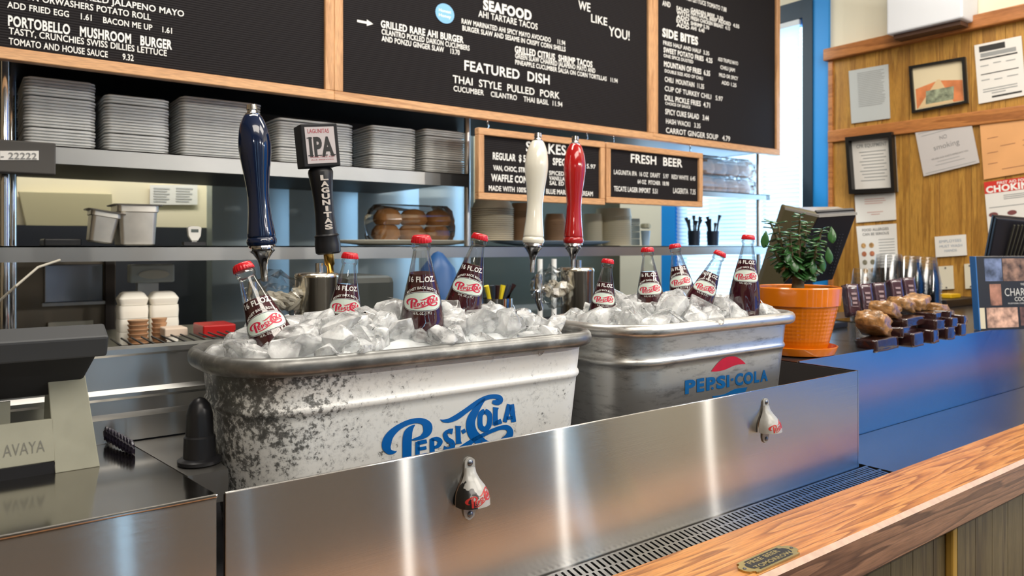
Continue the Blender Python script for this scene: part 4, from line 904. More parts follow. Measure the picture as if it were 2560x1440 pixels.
for (x0, x1, yt, n, wh) in ((318, 372, 800, 6, 'left'), (378, 418, 795, 6, 'right')):
    yy = YL - .05; A, B = XatY(x0, yy), XatY(x1, yy); top = pY(x0, yt, yy).z; h = (top - 1.192) / n; r = (B - A) / 2
    for i in range(n):
        o = MB().lathe([(r * .78, 0), (r * .98, h * .85), (r, h * .9), (r, h), (.001, h)], 20).build('paper_bowl', KRAFT, smooth=True); o.location = ((A + B) / 2, yy, 1.1905 + i * h); tag(o, '%s brown paper bowl from the bottom, %s short stack before foam boxes' % (ORD[i], wh), 'paper bowl', 'brown paper bowls, %s short stack' % wh)
# wire rack and red box behind the splash
rk = thing('wire_rack', 'low dark wire rack behind the left counter', 'rack', (0, 0, 0))
ra = pY(280, 850, 1.9); rb_ = pY(560, 840, 1.9)
m = MB(); m.tube([(ra.x, 1.9, 1.262), (rb_.x + .3, 1.9, 1.262)], .006); m.tube([(ra.x, 1.9, 1.235), (rb_.x + .3, 1.9, 1.235)], .005); m.build('frame', CHROME, rk)
for i in range(26):
    x = ra.x + .02 + i * .024; MB().tube([(x, 1.9, 1.237), (x + .012, 1.9, 1.26), (x + .014, 2.15, 1.26)], .0025, 5).build('wire', STDARK, rk)
MB().box(ra.x, rb_.x + .3, 1.895, 2.16, 1.222, 1.230).build('base', BLACKM, rk)
MB().box(ra.x - .02, rb_.x + .3, 1.9, 2.2, 1.189, 1.222).build('plinth', STDARK, rk)
pbox('red_tub', 'small red plastic container behind the rack', 'container', 508, 812, 590, 842, 2.3, .12, mat('red_plastic', (.45, .01, .01), .35))
pbox('napkin_stack', 'pale stack of folded napkins beside the red container', 'napkins', 412, 820, 470, 842, 2.42, .08, mat('napkin', (.75, .62, .5), .8))
# steam pans on the middle shelf
SP = mat('pan_steel', (.62, .59, .53), .38, 1, var=.08, vscale=25)
def steam_pan(x0, x1, yt, label, tilt=0, grp='steel steam pans on the middle shelf'):
    Y = YP + .03; A, B = XatY(x0, Y), XatY(x1, Y); top = pY((x0 + x1) / 2, yt, Y).z; h = top - 1.502; w_ = B - A
    t = thing('steam_pan', label, 'steam pan', ((A + B) / 2, Y + w_ * .6, 1.502), group=grp)
    r1 = lambda o_, z: rrect(-w_ / 2 + o_, w_ / 2 - o_, -w_ * .6 + o_, w_ * .6 - o_, .014, .014, z, 5)
    MB().loft([r1(.016, 0), r1(.012, .004), r1(.007, h * .8), r1(.003, h * .82), r1(.003, h - .004), r1(.007, h - .004), r1(.020, .01)], True, True).build('body', SP, t, smooth=True, angle=35)
    MB().loft([r1(.005, h - .004), r1(-.007, h - .004), r1(-.008, h - .001), r1(-.004, h), r1(.005, h)], False, False).build('flange', SP, t, smooth=True)
    t.rotation_euler = (0, tilt, 0); return t, w_, h
steam_pan(292, 402, 510, 'upright deep steam pan on the middle shelf')
t, w_, h = steam_pan(212, 296, 532, 'smaller dented steam pan tilted against the upright one', R(9)); t.location.z += w_ / 2 * math.sin(R(9)) + .001
o = MB().box(XatY(110, YP + .1), XatY(205, YP + .1), YP + .1, YP + .25, 1.501, 1.522).build('flat_lid', BLACK, bevel=.004); tag(o, 'flat black lid lying on the middle shelf at left', 'lid')
# thermometer
th = thing('probe_thermometer', 'white probe thermometer standing on the middle shelf', 'thermometer', (XatY(487, YP + .1), YP + .1, 1.502)); k = 2.36 / FPX
MB().prism([(x * k, 0, z * k) for x, z in ((-8, 12), (8, 12), (15, 25), (17, 46), (10, 50), (-10, 50), (-17, 46), (-15, 25))], (0, .02, 0)).build('case', WP, th, bevel=.002)
MB().box(-9 * k, 9 * k, -.001, .001, 34 * k, 42 * k).build('display', mat('lcd', (.10, .12, .11), .3), th)
MB().box(-26 * k, 28 * k, 0, .03, 0, 9 * k).build('base', BLACK, th); MB().box(-6 * k, 6 * k, .005, .015, 8 * k, 14 * k).build('stem', WP, th)
# platters
def plate(px0, px1, py, label, mt, Y=YP + .17):
    A, B = XatY(px0, Y), XatY(px1, Y); r = (B - A) / 2; z0 = 1.502
    o = MB().lathe([(.001, .0), (r * .6, 0), (r * .9, .010), (r, .020), (r * .98, .022), (r * .6, .006), (.001, .005)], 40).build('platter', mt, smooth=True); o.location = ((A + B) / 2, Y, z0); o.scale.y = min(1, .15 / r); tag(o, label, 'platter', 'oval platters on the middle shelf')
plate(832, 1180, 600, 'cream oval platter under the bread bag', mat('cream_ceramic', (.72, .70, .60), .3), YP + .16)
plate(1230, 1516, 600, 'pale blue oval platter behind the cream and red taps', mat('blue_ceramic', (.42, .58, .74), .3), YP + .16)
# buns in bags
BUN = mat('bun_crust', (.42, .19, .06), .55, var=.25, vscale=18); BUNP = mat('bun_pale', (.74, .50, .38), .55, var=.3, vscale=18)
FILM = thin_glass('clear_bag', (.93, .94, .95), .9, (.75, .77, .8))
def bun(c, r, h, label, grp, mt):
    o = MB().lathe([(.001, 0), (r * .8, 0), (r, h * .25), (r * .95, h * .55), (r * .7, h * .85), (r * .3, h * .98), (.001, h)], 20).build('bun', mt, smooth=True); o.location = c; tag(o, label, 'bread', grp)
def bag(X0, X1, Y0, Y1, Z0, Z1, label, seed, grp=None):
    rn = random.Random(seed); rings = []
    for i in range(8):
        f = i / 7; z = Z0 + (Z1 - Z0) * f; sh = .012 * (1 - math.sin(PI * min(1, f * .9 + .1))) + (0.03 * max(0, f - .8) * 5 * .5)
        rings.append([(x + rn.uniform(-.006, .006), y + rn.uniform(-.004, .004), z) for x, y, _ in rrect(X0 + sh, X1 - sh, Y0 + sh, Y1 - sh, .03, .03, 0, 4)])
    o = MB().loft(rings, False, True).build('plastic_bag', FILM, smooth=False); tag(o, label, 'plastic bag', grp)
Yb_ = YP + .09; A, B = XatY(950, Yb_), XatY(1140, Yb_); n = 0
for row, z in ((0, 1.525), (1, 1.585)):
    for i in range(3):
        cx = A + (B - A) * (i + .5) / 3
        bun((cx + (.008 if row else 0), Yb_ + .065, z), (B - A) / 5.9, .066, '%s golden bun, %s row of the bag on the cream platter' % (('left', 'middle', 'right')[i], ('lower', 'upper')[row]), 'golden buns in the bag', BUN)
bag(A - .006, B + .006, Yb_ - .005, Yb_ + .15, 1.522, 1.665, 'clear plastic bag of golden buns on the middle shelf', 1)
Yb_ = YP + .05; A, B = XatY(1740, Yb_), XatY(1893, Yb_)
for row, z in ((0, 1.792), (1, 1.893)):
    for i in range(5):
        bun((A + (B - A) * (i + .5) / 5, Yb_ + .07, z), (B - A) / 10.2, .092, '%s pale bun from the left in the %s bag' % (('first', 'second', 'third', 'fourth', 'last')[i], ('lower', 'upper')[row]), 'pale buns in the %s bag' % ('lower', 'upper')[row], BUNP)
    bag(A - .005, B + .005, Yb_ - .006, Yb_ + .145, z - .001, z + .098, '%s clear bag of pale buns on the right shelf' % ('lower', 'upper')[row], 4 + row, 'bags of pale buns')
# bowl stacks on the middle shelf
BOWL = mat('cream_paper_bowl', (.66, .58, .42), .6); BOWLD = mat('brown_paper_bowl', (.36, .21, .11), .6)
def cupstack(x0, x1, yt, n, label, grp, mt, Y=YP + .12, nm='paper_bowl', z0=1.524, tp_=.80):
    A, B = XatY(x0, Y), XatY(x1, Y); r = (B - A) / 2; top = pY((x0 + x1) / 2, yt, Y).z; p = (top - z0) / (n + 3)
    hh_ = p * 4
    me = None
    for i in range(n):
        if me is None: o = MB().lathe([(r, 0), (r, p * .45), (r * .97, p * .5), (r * tp_, hh_), (r * .3, hh_ * 1.02)], 28, close0=False, close1=True).build(nm, mt, smooth=True, angle=25); me = o
        else: o = me.copy(); C.objects.link(o)
        o.location = ((A + B) / 2, Y, z0 + i * p); tag(o, '%s %s' % (ORD[i], label), nm.replace('_', ' '), grp)
cupstack(1186, 1274, 502, 16, 'cream paper bowl from the bottom, stack left of the cream tap', 'cream paper bowls, left stack', BOWL)
cupstack(1280, 1330, 508, 14, 'brown paper bowl from the bottom, stack just left of the cream tap', 'brown paper bowls, middle stack', BOWLD)
cupstack(1366, 1408, 535, 10, 'brown paper bowl from the bottom, stack between cream and red taps', 'brown paper bowls, right stack', BOWLD)
CUPM = mat('cream_cup', (.66, .60, .42), .5)
cupstack(1462, 1500, 535, 12, 'cream paper cup from the bottom, stack right of the red tap', 'cream paper cups, left stack', CUPM, YP + .2, 'paper_cup', 1.502, .9)
cupstack(1500, 1566, 522, 14, 'cream paper cup from the bottom, tall stack below the beer board', 'cream paper cups, tall stack', CUPM, YP + .2, 'paper_cup', 1.502, .92)
for i in range(4):
    o = pbox('card_box', ORD[3 - i] + ' small grey card box from the bottom, below the beer board', 'box', 1566, 546 + i * 17, 1600, 562 + i * 17, YP + .15, .1, mat('grey_card', (.36, .38, .32), .6), .002, 'small card boxes below the beer board')
    if i == 3: pass
g = thing('flower_cup', 'blue-white cup with a pale paper flower on the middle shelf', 'cup', (XatY(1614, YP + .1), YP + .1, 1.502))
MB().lathe([(.018, 0), (.024, .075), (.022, .075), (.016, .004), (.001, .004)], 20).build('cup', mat('bluewhite_cup', (.45, .65, .85), .4), g, smooth=True)
m = MB()
for i in range(7):
    a = i * .9; m.lathe([(.001, .085), (.012, .09), (.014, .10), (.008, .11), (.001, .112)], 8, cx=.014 * math.cos(a), cy=.014 * math.sin(a))
m.build('paper_flower', mat('pale_flower', (.75, .75, .55), .7), g, smooth=True)
# utensil caddies with black tongs
BT = mat('black_utensil', (.012, .016, .022), .5)
for px, lab in ((1735, 'wire caddy of black spoons and tongs, left of two by the window'), (1782, 'wire caddy of black spoons and tongs, right of two by the window')):
    t = thing('utensil_caddy', lab, 'utensil caddy', (XatY(px, YP + .1), YP + .1, 1.502), group='utensil caddies on the middle shelf')
    MB().lathe([(.030, 0), (.034, .08), (.032, .08), (.028, .003), (.001, .003)], 18).build('caddy', mat('caddy_mesh', (.03, .04, .06), .4, .8), t, smooth=True)
    rn = random.Random(px)
    for i in range(6):
        a = rn.uniform(0, 6.28); r = .02; e = Vector((math.cos(a) * rn.uniform(.02, .06), math.sin(a) * .03, rn.uniform(.12, .17)))
        MB().tube([(math.cos(a) * .012, math.sin(a) * .012, .01), tuple(e * .8), tuple(e)], [.004, .005, .010], 8).build('utensil', BT, t, smooth=True)
# electrical box on the window pier
o = pbox('pier_panel', 'dark blue-grey panel behind the electrical box', 'panel', 1800, 478, 1866, 606, YP + .52, .03, mat('pier', (.05, .09, .16), .5))
o = pbox('electrical_box', 'small blue-grey electrical box fixed beside the window', 'electrical box', 1836, 540, 1858, 578, YP + .484, .035, mat('ebox', (.10, .20, .34), .5))
o = pbox('wall_pier', 'narrow cream pier beside the kitchen window', 'pier', 1780, 500, 1800, 608, YP + .52, .03, CREAM)
# below the shelf: black appliance, blue stool back, steel caddy with pens
pbox('black_appliance', 'rounded black appliance below the shelf behind the ice', 'appliance', 866, 690, 990, 800, 1.95, .25, mat('dark_olive_plastic', (.03, .035, .03), .5), .02)
o = MB().lathe([(.001, 0), (.10, 0), (.11, .04), (.10, .12), (.07, .19), (.02, .23), (.001, .235)], 28).build('blue_bin', mat('blue_plastic', (.01, .07, .22), .4), smooth=True); p = pY(1095, 800, 2.1); o.location = (p.x, 2.1, 1.189); o.scale = (.8, .8, 1.25); tag(o, 'domed blue plastic bin below the shelf behind the bottles', 'bin')
pc_ = pY(1242, 790, 1.85)
t = thing('pen_cup', 'round steel cup of pens with yellow and black handles', 'pen cup', (pc_.x, 1.85, 1.19))
MB().lathe([(.048, 0), (.048, .15), (.046, .15), (.046, .004), (.001, .004)], 28).build('cup', CHROME, t, smooth=True)
rn = random.Random(2)
for i, cc in enumerate(((.75, .60, .02), (.02, .03, .05), (.03, .01, .01), (.02, .03, .05), (.75, .60, .02), (.05, .02, .02))):
    x = -.035 + i * .014; MB().tube([(x * .5, 0, .02), (x, -.01, .15), (x * 1.5 + .005, -.012, .19)], [.005, .006, .008], 8).build('pen', mat('pen_%d' % (i % 3), cc, .4), t, smooth=True)
o = MB().box(-.9, 3.3, 1.85 - .06, 2.3, 1.165, 1.188).build('prep_counter', STDARK); tag(o, 'dark stainless prep counter below the pass shelves', 'counter')
for px in (1350, 1385): 
    o = MB().lathe([(.010, 0), (.010, .262)], 12).build('shelf_leg', ALU, smooth=True); o.location = (XatY(px, 2.2), 2.2, 1.188); tag(o, 'thin grey upright under the steel shelf, %s of two' % ('left' if px < 1360 else 'right'), 'upright', 'thin uprights under the shelf')
pts = [PD(-10, 760, 1.7), PD(40, 715, 1.7), PD(95, 668, 1.75), PD(150, 650, 1.8)]
o = MB().tube(pts, .003, 8).build('cable', mat('grey_cable', (.45, .42, .35), .5), smooth=True); tag(o, 'thin grey cable sagging across the left edge', 'cable')

# ------------------------------------------------------------------ things on the left counter
STN = mat('phone_stand_grey', (.30, .30, .235), .55, var=.08, vscale=20)
ph = thing('desk_phone', 'black desk phone seen from behind on a grey folded stand', 'telephone', (0, 0, ZT))
def zt_(p): return (p.x, p.y, p.z - ZT)
f0 = pZ(250, 1166, ZT); f1 = pZ(-40, 1192, ZT)
yb0 = f0.y; xr = f0.x; 
top = pZ(250, 1166, ZT)
zt2 = .125; yt2 = yb0 + .035
xl = pY(138, 1100, yb0).x
th_ = .004
MB().hexa([(xl, yb0, 0), (xr, yb0, 0), (xr, yb0 + th_, 0), (xl, yb0 + th_, 0)], [(xl - .006, yt2, zt2), (xr - .014, yt2, zt2), (xr - .014, yt2 + th_, zt2), (xl - .006, yt2 + th_, zt2)]).build('stand_upright', STN, ph, bevel=.001)
MB().hexa([(xl - .006, yt2, zt2), (xr - .014, yt2, zt2), (xr - .014, yt2 + .006, zt2 + .006), (xl - .006, yt2 + .006, zt2 + .006)], [(xl - .006, yt2 + .05, .004), (xr - .010, yt2 + .05, .004), (xr - .010, yt2 + .054, .004), (xl - .006, yt2 + .054, .004)]).build('stand_fold', STN, ph)
zz1 = .062; dy = lambda z: yb0 + (yt2 - yb0) * z / zt2
MB().hexa([(-.35, dy(.014), .014), (xl, dy(.014), .014), (xl, dy(.014) + th_, .014), (-.35, dy(.014) + th_, .014)], [(-.35, dy(zz1), zz1), (xl, dy(zz1), zz1), (xl, dy(zz1) + th_, zz1), (-.35, dy(zz1) + th_, zz1)]).build('stand_crossbar', STN, ph, bevel=.001)
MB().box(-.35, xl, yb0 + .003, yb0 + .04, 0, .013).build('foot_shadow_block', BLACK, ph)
m = MB(); a = pY(8, 1130, dy(.03) - .001); b2 = pY(112, 1120, dy(.03) - .001); write(m, 'AVAYA', (a.x, dy(.026) - .0008, .026), (b2.x, dy(.026) - .0008, .026), .014, up=(0, (yt2 - yb0) / zt2, 1), bold=-.005); m.build('lettering', mat('stand_print', (.16, .16, .14), .5), ph, fixn=False)
yA = yb0 + .03; xR = pY(262, 860, yb0 - .02).x
MB().hexa([(-.35, yA + .02, .085), (xR - .022, yA + .02, .085), (xR - .022, yA + .05, .085), (-.35, yA + .05, .085)], [(-.35, yb0 - .028, .158), (xR, yb0 - .028, .158), (xR, yb0 + .0, .170), (-.35, yb0 + .0, .170)]).build('phone_body', BLACKM, ph, bevel=.004)
MB().hexa([(-.35, yb0 - .031, .138), (xR + .001, yb0 - .031, .138), (xR + .001, yb0 + .0, .146), (-.35, yb0 + .0, .146)], [(-.35, yb0 - .038, .163), (xR + .002, yb0 - .038, .163), (xR + .002, yb0 - .002, .176), (-.35, yb0 - .002, .176)]).build('phone_bezel', mat('phone_grey', (.035, .037, .04), .5), ph, bevel=.003)
MB().box(-.15, pY(30, 950, yb0).x, yA + .005, yA + .010, .055, .085).build('rating_label', mat('rating', (.25, .25, .2), .5), ph)
m = MB(); pts = []
p0 = pZ(190, 1055, ZT + .012); p1 = pZ(334, 1122, ZT + .009)
for i in range(240):
    f = i / 239; c = Vector(p0).lerp(Vector(p1), f); c.z += .003 * math.sin(PI * f); a_ = f * 2 * PI * 20; pts.append(c + Vector((0, math.cos(a_), math.sin(a_))) * .0085)
o = m.tube(pts, .0024, 6).build('phone_cord', mat('cord', (.018, .014, .03), .3), smooth=True); tag(o, 'coiled black handset cord behind the phone stand', 'cord')
pc_ = pZ(524, 1128, ZT); t = thing('dome_sensor', 'small black domed device on a round base beside white tub', 'device', (.240, .976, ZT)); r = .0165
MB().lathe([(.026, 0), (.026, .004), (.021, .007), (.001, .0075)], 32).build('base', BLACK, t, smooth=True)
MB().lathe([(r + .003, .006), (r + .002, .032), (r, .034), (r, .036), (r - .001, .060), (r - .004, .072), (r - .010, .079), (.001, .081)], 32).build('dome', BLACK, t, smooth=True, angle=30)

# ------------------------------------------------------------------ right side: pot, plant, screens, sweets, cups, books
TERR = mat('orange_glaze', (.66, .165, .003), .22, coat=.6, var=.12, vscale=14)
pp = Vector((1.69, 1.065, ZT)); pot = thing('plant_pot', 'glossy orange pot with basket texture on a matching saucer', 'pot', pp)
def weave(a, z): 
    if .03 < z < .118: return 1 + .012 * math.sin(26 * a + z * 330) * math.sin(26 * a - z * 330)
    return 1
PP = [(.001, .008), (.066, .008), (.069, .012)] + [(.069 + .026 * ((z - .012) / .108) ** .9, z) for z in [.012 + .003 * i for i in range(1, 37)]] + [(.096, .122), (.101, .124), (.1035, .160), (.1035, .166), (.101, .169), (.097, .167), (.094, .150), (.001, .148)]
MB().lathe(PP, 156, fn=weave).build('pot_body', TERR, pot, smooth=True, angle=35)
MB().lathe([(.001, 0), (.078, 0), (.088, .004), (.094, .018), (.095, .022), (.092, .023), (.088, .010), (.001, .0075)], 56).build('saucer', TERR, pot, smooth=True)
MB().lathe([(.001, .156), (.093, .1535)], 24, close0=False, close1=False).build('soil', mat('soil', (.03, .02, .012), .95, bump=1, bscale=120), pot)
jd = thing('jade_plant', 'bushy green jade plant growing in the orange pot', 'plant', (pp.x, pp.y, ZT + .15))
BARK = mat('bark', (.16, .12, .06), .8, bump=.6, bscale=120); rn = random.Random(21)
MB().tube([(0, 0, 0), (.002, 0, .03), (0, 0, .06)], [.016, .013, .012], 10).tube([(.014, 0, 0), (.013, 0, .04), (.02, .005, .07)], [.010, .009, .008], 10).build('trunk', BARK, jd, smooth=True)
lm = MB(); rings = []
for i in range(7):
    f = i / 6; wv_ = .0135 * math.sin(PI * (f * .93 + .03)) ** .75 * (.55 + .6 * f); rings.append([(wv_ * math.cos(a), .036 * f, .0022 * math.sin(a) - .005 * f * f + .002) for a in [2 * PI * k / 8 for k in range(8)]])
lm.loft(rings); LEAF = mat('jade_leaf', (.035, .12, .03), .3, coat=.3, var=.3, vscale=30)
leaf0 = lm.build('leaf', LEAF, jd, smooth=True, angle=70); first = True
def W2J(px, py, dz=0): p = PD(px, py, (pp - CAM).dot(FW) + dz); return p - Vector((pp.x, pp.y, ZT + .15))
brs = [((1990, 690), (1962, 640), (1945, 560), -.02), ((1995, 670), (1955, 620), (1925, 555), .02), ((1998, 690), (1998, 600), (2000, 540), -.03), ((2002, 680), (2010, 620), (2015, 560), .02), ((2008, 690), (2040, 620), (2055, 575), -.02), ((2005, 690), (1980, 640), (1975, 585), -.05), ((2010, 690), (2035, 650), (2040, 610), -.05), ((1995, 690), (1950, 650), (1935, 620), -.04)]
bm_ = MB()
for (a, b2, c, dz) in brs:
    pts = [W2J(*a), W2J(*b2, dz * .6), W2J(*c, dz)]; pts = [Vector(p) for p in catmull([tuple(q) for q in pts], 6)]
    bm_.tube(pts, [.006 - .004 * i / (len(pts) - 1) for i in range(len(pts))], 7)
    for i in range(2, len(pts)):
        f = i / (len(pts) - 1); tdir = (pts[min(i + 1, len(pts) - 1)] - pts[i - 1]).normalized()
        for k in range(3 if f < .7 else (2 if i < len(pts) - 1 else 3)):
            o = leaf0 if first else leaf0.copy()
            if not first: C.objects.link(o)
            first = False
            az = i * PI / 2 + k * PI + rn.uniform(-.4, .4); el = .25 - 1.0 * (1 - f) + rn.uniform(-.25, .25)
            o.location = pts[i]; o.rotation_euler = (el, 0, az); s = rn.uniform(.75, 1.05) * (1.10 - .45 * f); o.scale = (s, s, s)
bm_.build('branches', BARK, jd, smooth=True)
# hanging larger leaves
for (x, y) in ((2068, 640), (1968, 640), (2050, 660), (1915, 600), (2078, 590), (1975, 665), (2030, 668)):
    o = leaf0.copy(); C.objects.link(o); o.location = W2J(x, y - 22, -.03); o.rotation_euler = (-1.25 + rn.uniform(-.2, .2), rn.uniform(-.3, .3), PI + R(-35) + rn.uniform(-.5, .5)); o.scale = (.85, 1.15, 1.1)
# pos screens
def screen(name, label, P, d0, d1, thk, cat='monitor'):
    t = thing(name, label, cat, (0, 0, 0))
    bl_p, br, tr_, tl = P; q = [PD(*bl_p, d0), PD(*br, d0), PD(*tr_, d1), PD(*tl, d1)]
    nrm = (q[1] - q[0]).cross(q[3] - q[0]).normalized()
    if nrm.dot(FW) < 0: nrm = -nrm
    MB().slab(q, nrm * thk * .35 + Vector((0, 0, .0))).build('back_cover', mat('monitor_black', (.014, .015, .022), .45), t, bevel=.004)
    MB().slab([p + nrm * thk * .35 + (p - (q[0] + q[2]) / 2) * .02 for p in q], nrm * thk * .3).build('screen_frame', BLACK, t, bevel=.003)
    return t, q, nrm
t, q, nrm = screen('touch_monitor', 'black touch monitor seen from behind beyond the jade plant', ((1958, 716), (2082, 700), (2143, 532), (2048, 538)), 2.42, 2.30, .05)
EDG = mat('monitor_edge', (.10, .085, .045), .35)
q2 = [PD(1896, 722, 2.5), PD(1960, 716, 2.42), PD(2048, 538, 2.30), PD(1962, 518, 2.40)]
MB().slab(q2, nrm * .03).build('side_cover', EDG, t, bevel=.004)
q3 = [PD(1962, 518, 2.40), PD(2048, 537, 2.30), PD(2143, 531, 2.30), PD(2095, 517, 2.42)]
MB().slab(q3, Vector((0, 0, -.008))).build('top_cover', mat('glossy_top', (.30, .29, .27), .12), t)
v = MB()
for i in range(14):
    for j in range(2):
        c = PD(2105 - i * 2.0 + j * 7 - 6, 585 + i * 7.5, 2.325 + i * .006) - nrm * .002; v.box(c.x - .003, c.x + .003, c.y - .001, c.y + .001, c.z - .0012, c.z + .0012)
v.build('vent_slots', BLACKM, t)
s0 = pZ(2040, 745, ZT + .002)
MB().box(-.08, .08, -.06, .06, 0, .02).build('foot', BLACK, t, bevel=.004).location = PD(2045, 730, 2.45) * 1 - Vector((0, 0, PD(2045, 730, 2.45).z - ZT))
MB().box(-.04, .04, -.02, .02, 0, .12).build('neck', BLACK, t, bevel=.004).location = PD(2035, 730, 2.47) - Vector((0, 0, PD(2035, 730, 2.47).z - ZT - .02))
t, q, nrm = screen('card_reader', 'black ribbed terminal back above the cookbook at right edge', ((2470, 660), (2600, 665), (2640, 560), (2492, 546)), 2.9, 2.8, .05, 'terminal')
for i in range(9):
    a = PD(2510 + i * 9, 655, 2.89) - nrm * .003; b2 = PD(2535 + i * 10, 562, 2.80) - nrm * .003; MB().tube([a, b2], .0035, 6).build('rib', mat('rib', (.05, .05, .035), .4), t)
MB().box(-.05, .05, -.05, .05, 0, .2).build('stand', BLACK, t, bevel=.004).location = Vector((PD(2550, 650, 2.98).x, PD(2550, 650, 2.98).y, ZT))
# cookbook
bk = thing('cookbook', 'black charcuterie cookbook with food photos standing on the counter', 'book', (0, 0, 0))
zb1, zb2 = 2.36, 2.42
q = [PD(2452, 832, zb1), PD(2640, 800, zb1 + .06), PD(2640, 640, zb1 + .10), PD(2440, 641, zb1 + .03)]
dz_ = ZT - min(q[0].z, q[1].z); q[0].z = ZT + .001; q[1].z = ZT + .001; q[2] = q[3] + (q[1] - q[0])
away = Vector((FW.x, FW.y, 0)) * .03
COV = mat('book_cover', (.008, .008, .010), .5)
MB().slab(q, away * .06).build('front_cover', COV, bk); MB().slab([p + away * .06 for p in q], away * .85).build('pages', PAPER, bk); MB().slab([p + away * .92 for p in q], away * .06).build('back_cover', COV, bk)
MB().slab([q[0], q[0] + away, q[3] + away, q[3]], -RT * .003).build('spine', mat('spine_blue', (.03, .14, .40), .3), bk)
def bq(s, t_, o=.001): a = q[0].lerp(q[1], s); b2 = q[3].lerp(q[2], s); return a.lerp(b2, t_) - FW * o
def patch(s0, s1, t0, t1, m_, nm='cover_picture', o=.0006): MB().add([bq(s0, t0, o), bq(s1, t0, o), bq(s1, t1, o), bq(s0, t1, o)], [(0, 1, 2, 3)]).build(nm, m_, bk, fixn=False)
patch(.10, .33, .66, .97, mat('pic_blue', (.10, .13, .22), .3, var=.9, vscale=30)); patch(.34, .66, .66, .97, mat('pic_brown', (.17, .10, .07), .3, var=.9, vscale=40)); patch(.67, .99, .66, .97, mat('pic_meat', (.30, .13, .10), .3, var=.8, vscale=35))
patch(.09, .50, .03, .30, mat('pic_board', (.42, .26, .19), .3, var=.7, vscale=45)); patch(.53, .80, .05, .30, mat('pic_green', (.10, .05, .04), .3, var=.9, vscale=40)); patch(.15, .30, .33, .62, mat('pic_hand', (.25, .12, .08), .3, var=.9, vscale=25))
patch(.0, .065, 0.02, .30, mat('pale_strip', (.55, .50, .36), .5)); patch(.72, .99, .80, .97, mat('burst_red', (.55, .02, .02), .4), 'red_flash', .0012)
m = MB()
def bw(s, s0, s1, t0, cap, bold=.0): vs, fs, _ = text2d(s, bold); m.add([bq(s0 + (s1 - s0) * x, t0 + y * cap, .0012) for x, y in vs], fs)
bw('CHARCUTERIE', .345, 1.0, .455, .11, -.008); bw('COOKBOOK', .47, .84, .385, .055, .0); bw('THE NEW', .56, .68, .60, .03); bw('EXCEPTIONAL CURED MEATS TO MAKE AND SERVE AT HOME', .38, 1.0, .345, .018); m.build('lettering', mat('book_letter', (.62, .62, .58), .5), bk, fixn=False)
# clear cups (upside down, nested)
CUP = thin_glass('clear_cup', (.975, .98, .985), .22, (.90, .92, .94))
def clearstack(px, Y, wpx, top_py, n, label, grp):
    p = pY(px, HZ, Y); z_ = (p - CAM).dot(FW); r = wpx * z_ / FPX / 2; top = 1.5 + (HZ - top_py) * z_ / FPX; hh_ = .10; pit = (top - ZT - hh_) / max(1, n - 1); me = None
    for i in range(n):
        if me is None: me = o = MB().lathe([(r, 0), (r * 1.0, .004), (r * .96, .005), (r * .70, hh_ - .003), (r * .66, hh_), (.001, hh_ - .002)], 28, close0=False, close1=False).build('plastic_cup', CUP, smooth=True, angle=30)
        else: o = me.copy(); C.objects.link(o)
        o.location = (p.x, Y, ZT + .001 + i * pit); tag(o, '%s %s' % (ORD[i], label), 'cup', grp)
clearstack(2158, 1.42, 66, 672, 6, 'upturned clear cup from the bottom of the short stack', 'clear cups, short stack')
clearstack(2222, 1.36, 84, 636, 12, 'upturned clear cup from the bottom, left of three tall stacks', 'clear cups, left tall stack')
clearstack(2268, 1.30, 84, 640, 12, 'upturned clear cup from the bottom, middle of three tall stacks', 'clear cups, middle tall stack')
clearstack(2308, 1.27, 84, 643, 12, 'upturned clear cup from the bottom, right of three tall stacks', 'clear cups, right tall stack')
# acrylic display rack and wrapped sweets
WRAPB = mat('chocolate_wrapped', (.030, .012, .012), .16, coat=1, bump=.9, bscale=40); WRAPC = mat('cookie_wrapped', (.30, .155, .055), .32, coat=.7, var=.6, vscale=70, bump=1.0, bscale=90)
def lump(name, label, cat, c, sz, rot, mt, grp, seed, sq=.45, amp=.06, parent=None):
    bm = bmesh.new(); bmesh.ops.create_cube(bm, size=2); bmesh.ops.subdivide_edges(bm, edges=bm.edges[:], cuts=6, use_grid_fill=True)
    for v_ in bm.verts:
        n_ = v_.co.normalized(); v_.co = v_.co.lerp(n_ * 1.15, sq); d_ = noise.noise(v_.co * 2.3 + Vector((seed, seed * 2, 0))) * amp * 2 + noise.noise(v_.co * 6 + Vector((seed, 0, 3))) * amp; v_.co *= 1 + d_
        v_.co.x *= sz[0]; v_.co.y *= sz[1]; v_.co.z *= sz[2]
    me = bpy.data.meshes.new(name); bm.to_mesh(me); bm.free(); me.materials.append(mt); me.polygons.foreach_set('use_smooth', [True] * len(me.polygons))
    o = bpy.data.objects.new(name, me); C.objects.link(o); o.location = c; o.rotation_euler = rot; tag(o, label, cat, grp); return o
def atp(px, py, z_): return PD(px, py, z_)
GB = 'wrapped brownies piled beside the bar edge'
bro = [(2192, 858, 1.97, .050, .016, 'bottom brownie at the left of the front row'), (2270, 846, 2.03, .030, .019, 'second brownie from left in the bottom row'), (2312, 838, 2.07, .022, .019, 'third brownie from left in the bottom row'), (2352, 831, 2.12, .020, .018, 'fourth brownie from left in the bottom row'), (2382, 822, 2.16, .018, .018, 'rightmost brownie in the bottom row'),
       (2245, 827, 2.04, .050, .014, 'long brownie on the second layer, left'), (2325, 810, 2.08, .022, .014, 'brownie on the second layer, middle'), (2360, 804, 2.13, .020, .014, 'brownie on the second layer, right middle'), (2386, 798, 2.17, .018, .014, 'brownie at the right end of the second layer'), (2262, 802, 2.06, .048, .012, 'flat brownie on the third layer, left'), (2320, 790, 2.12, .022, .012, 'brownie on the third layer, right'), (2352, 785, 2.15, .020, .012, 'topmost brownie at the right')]
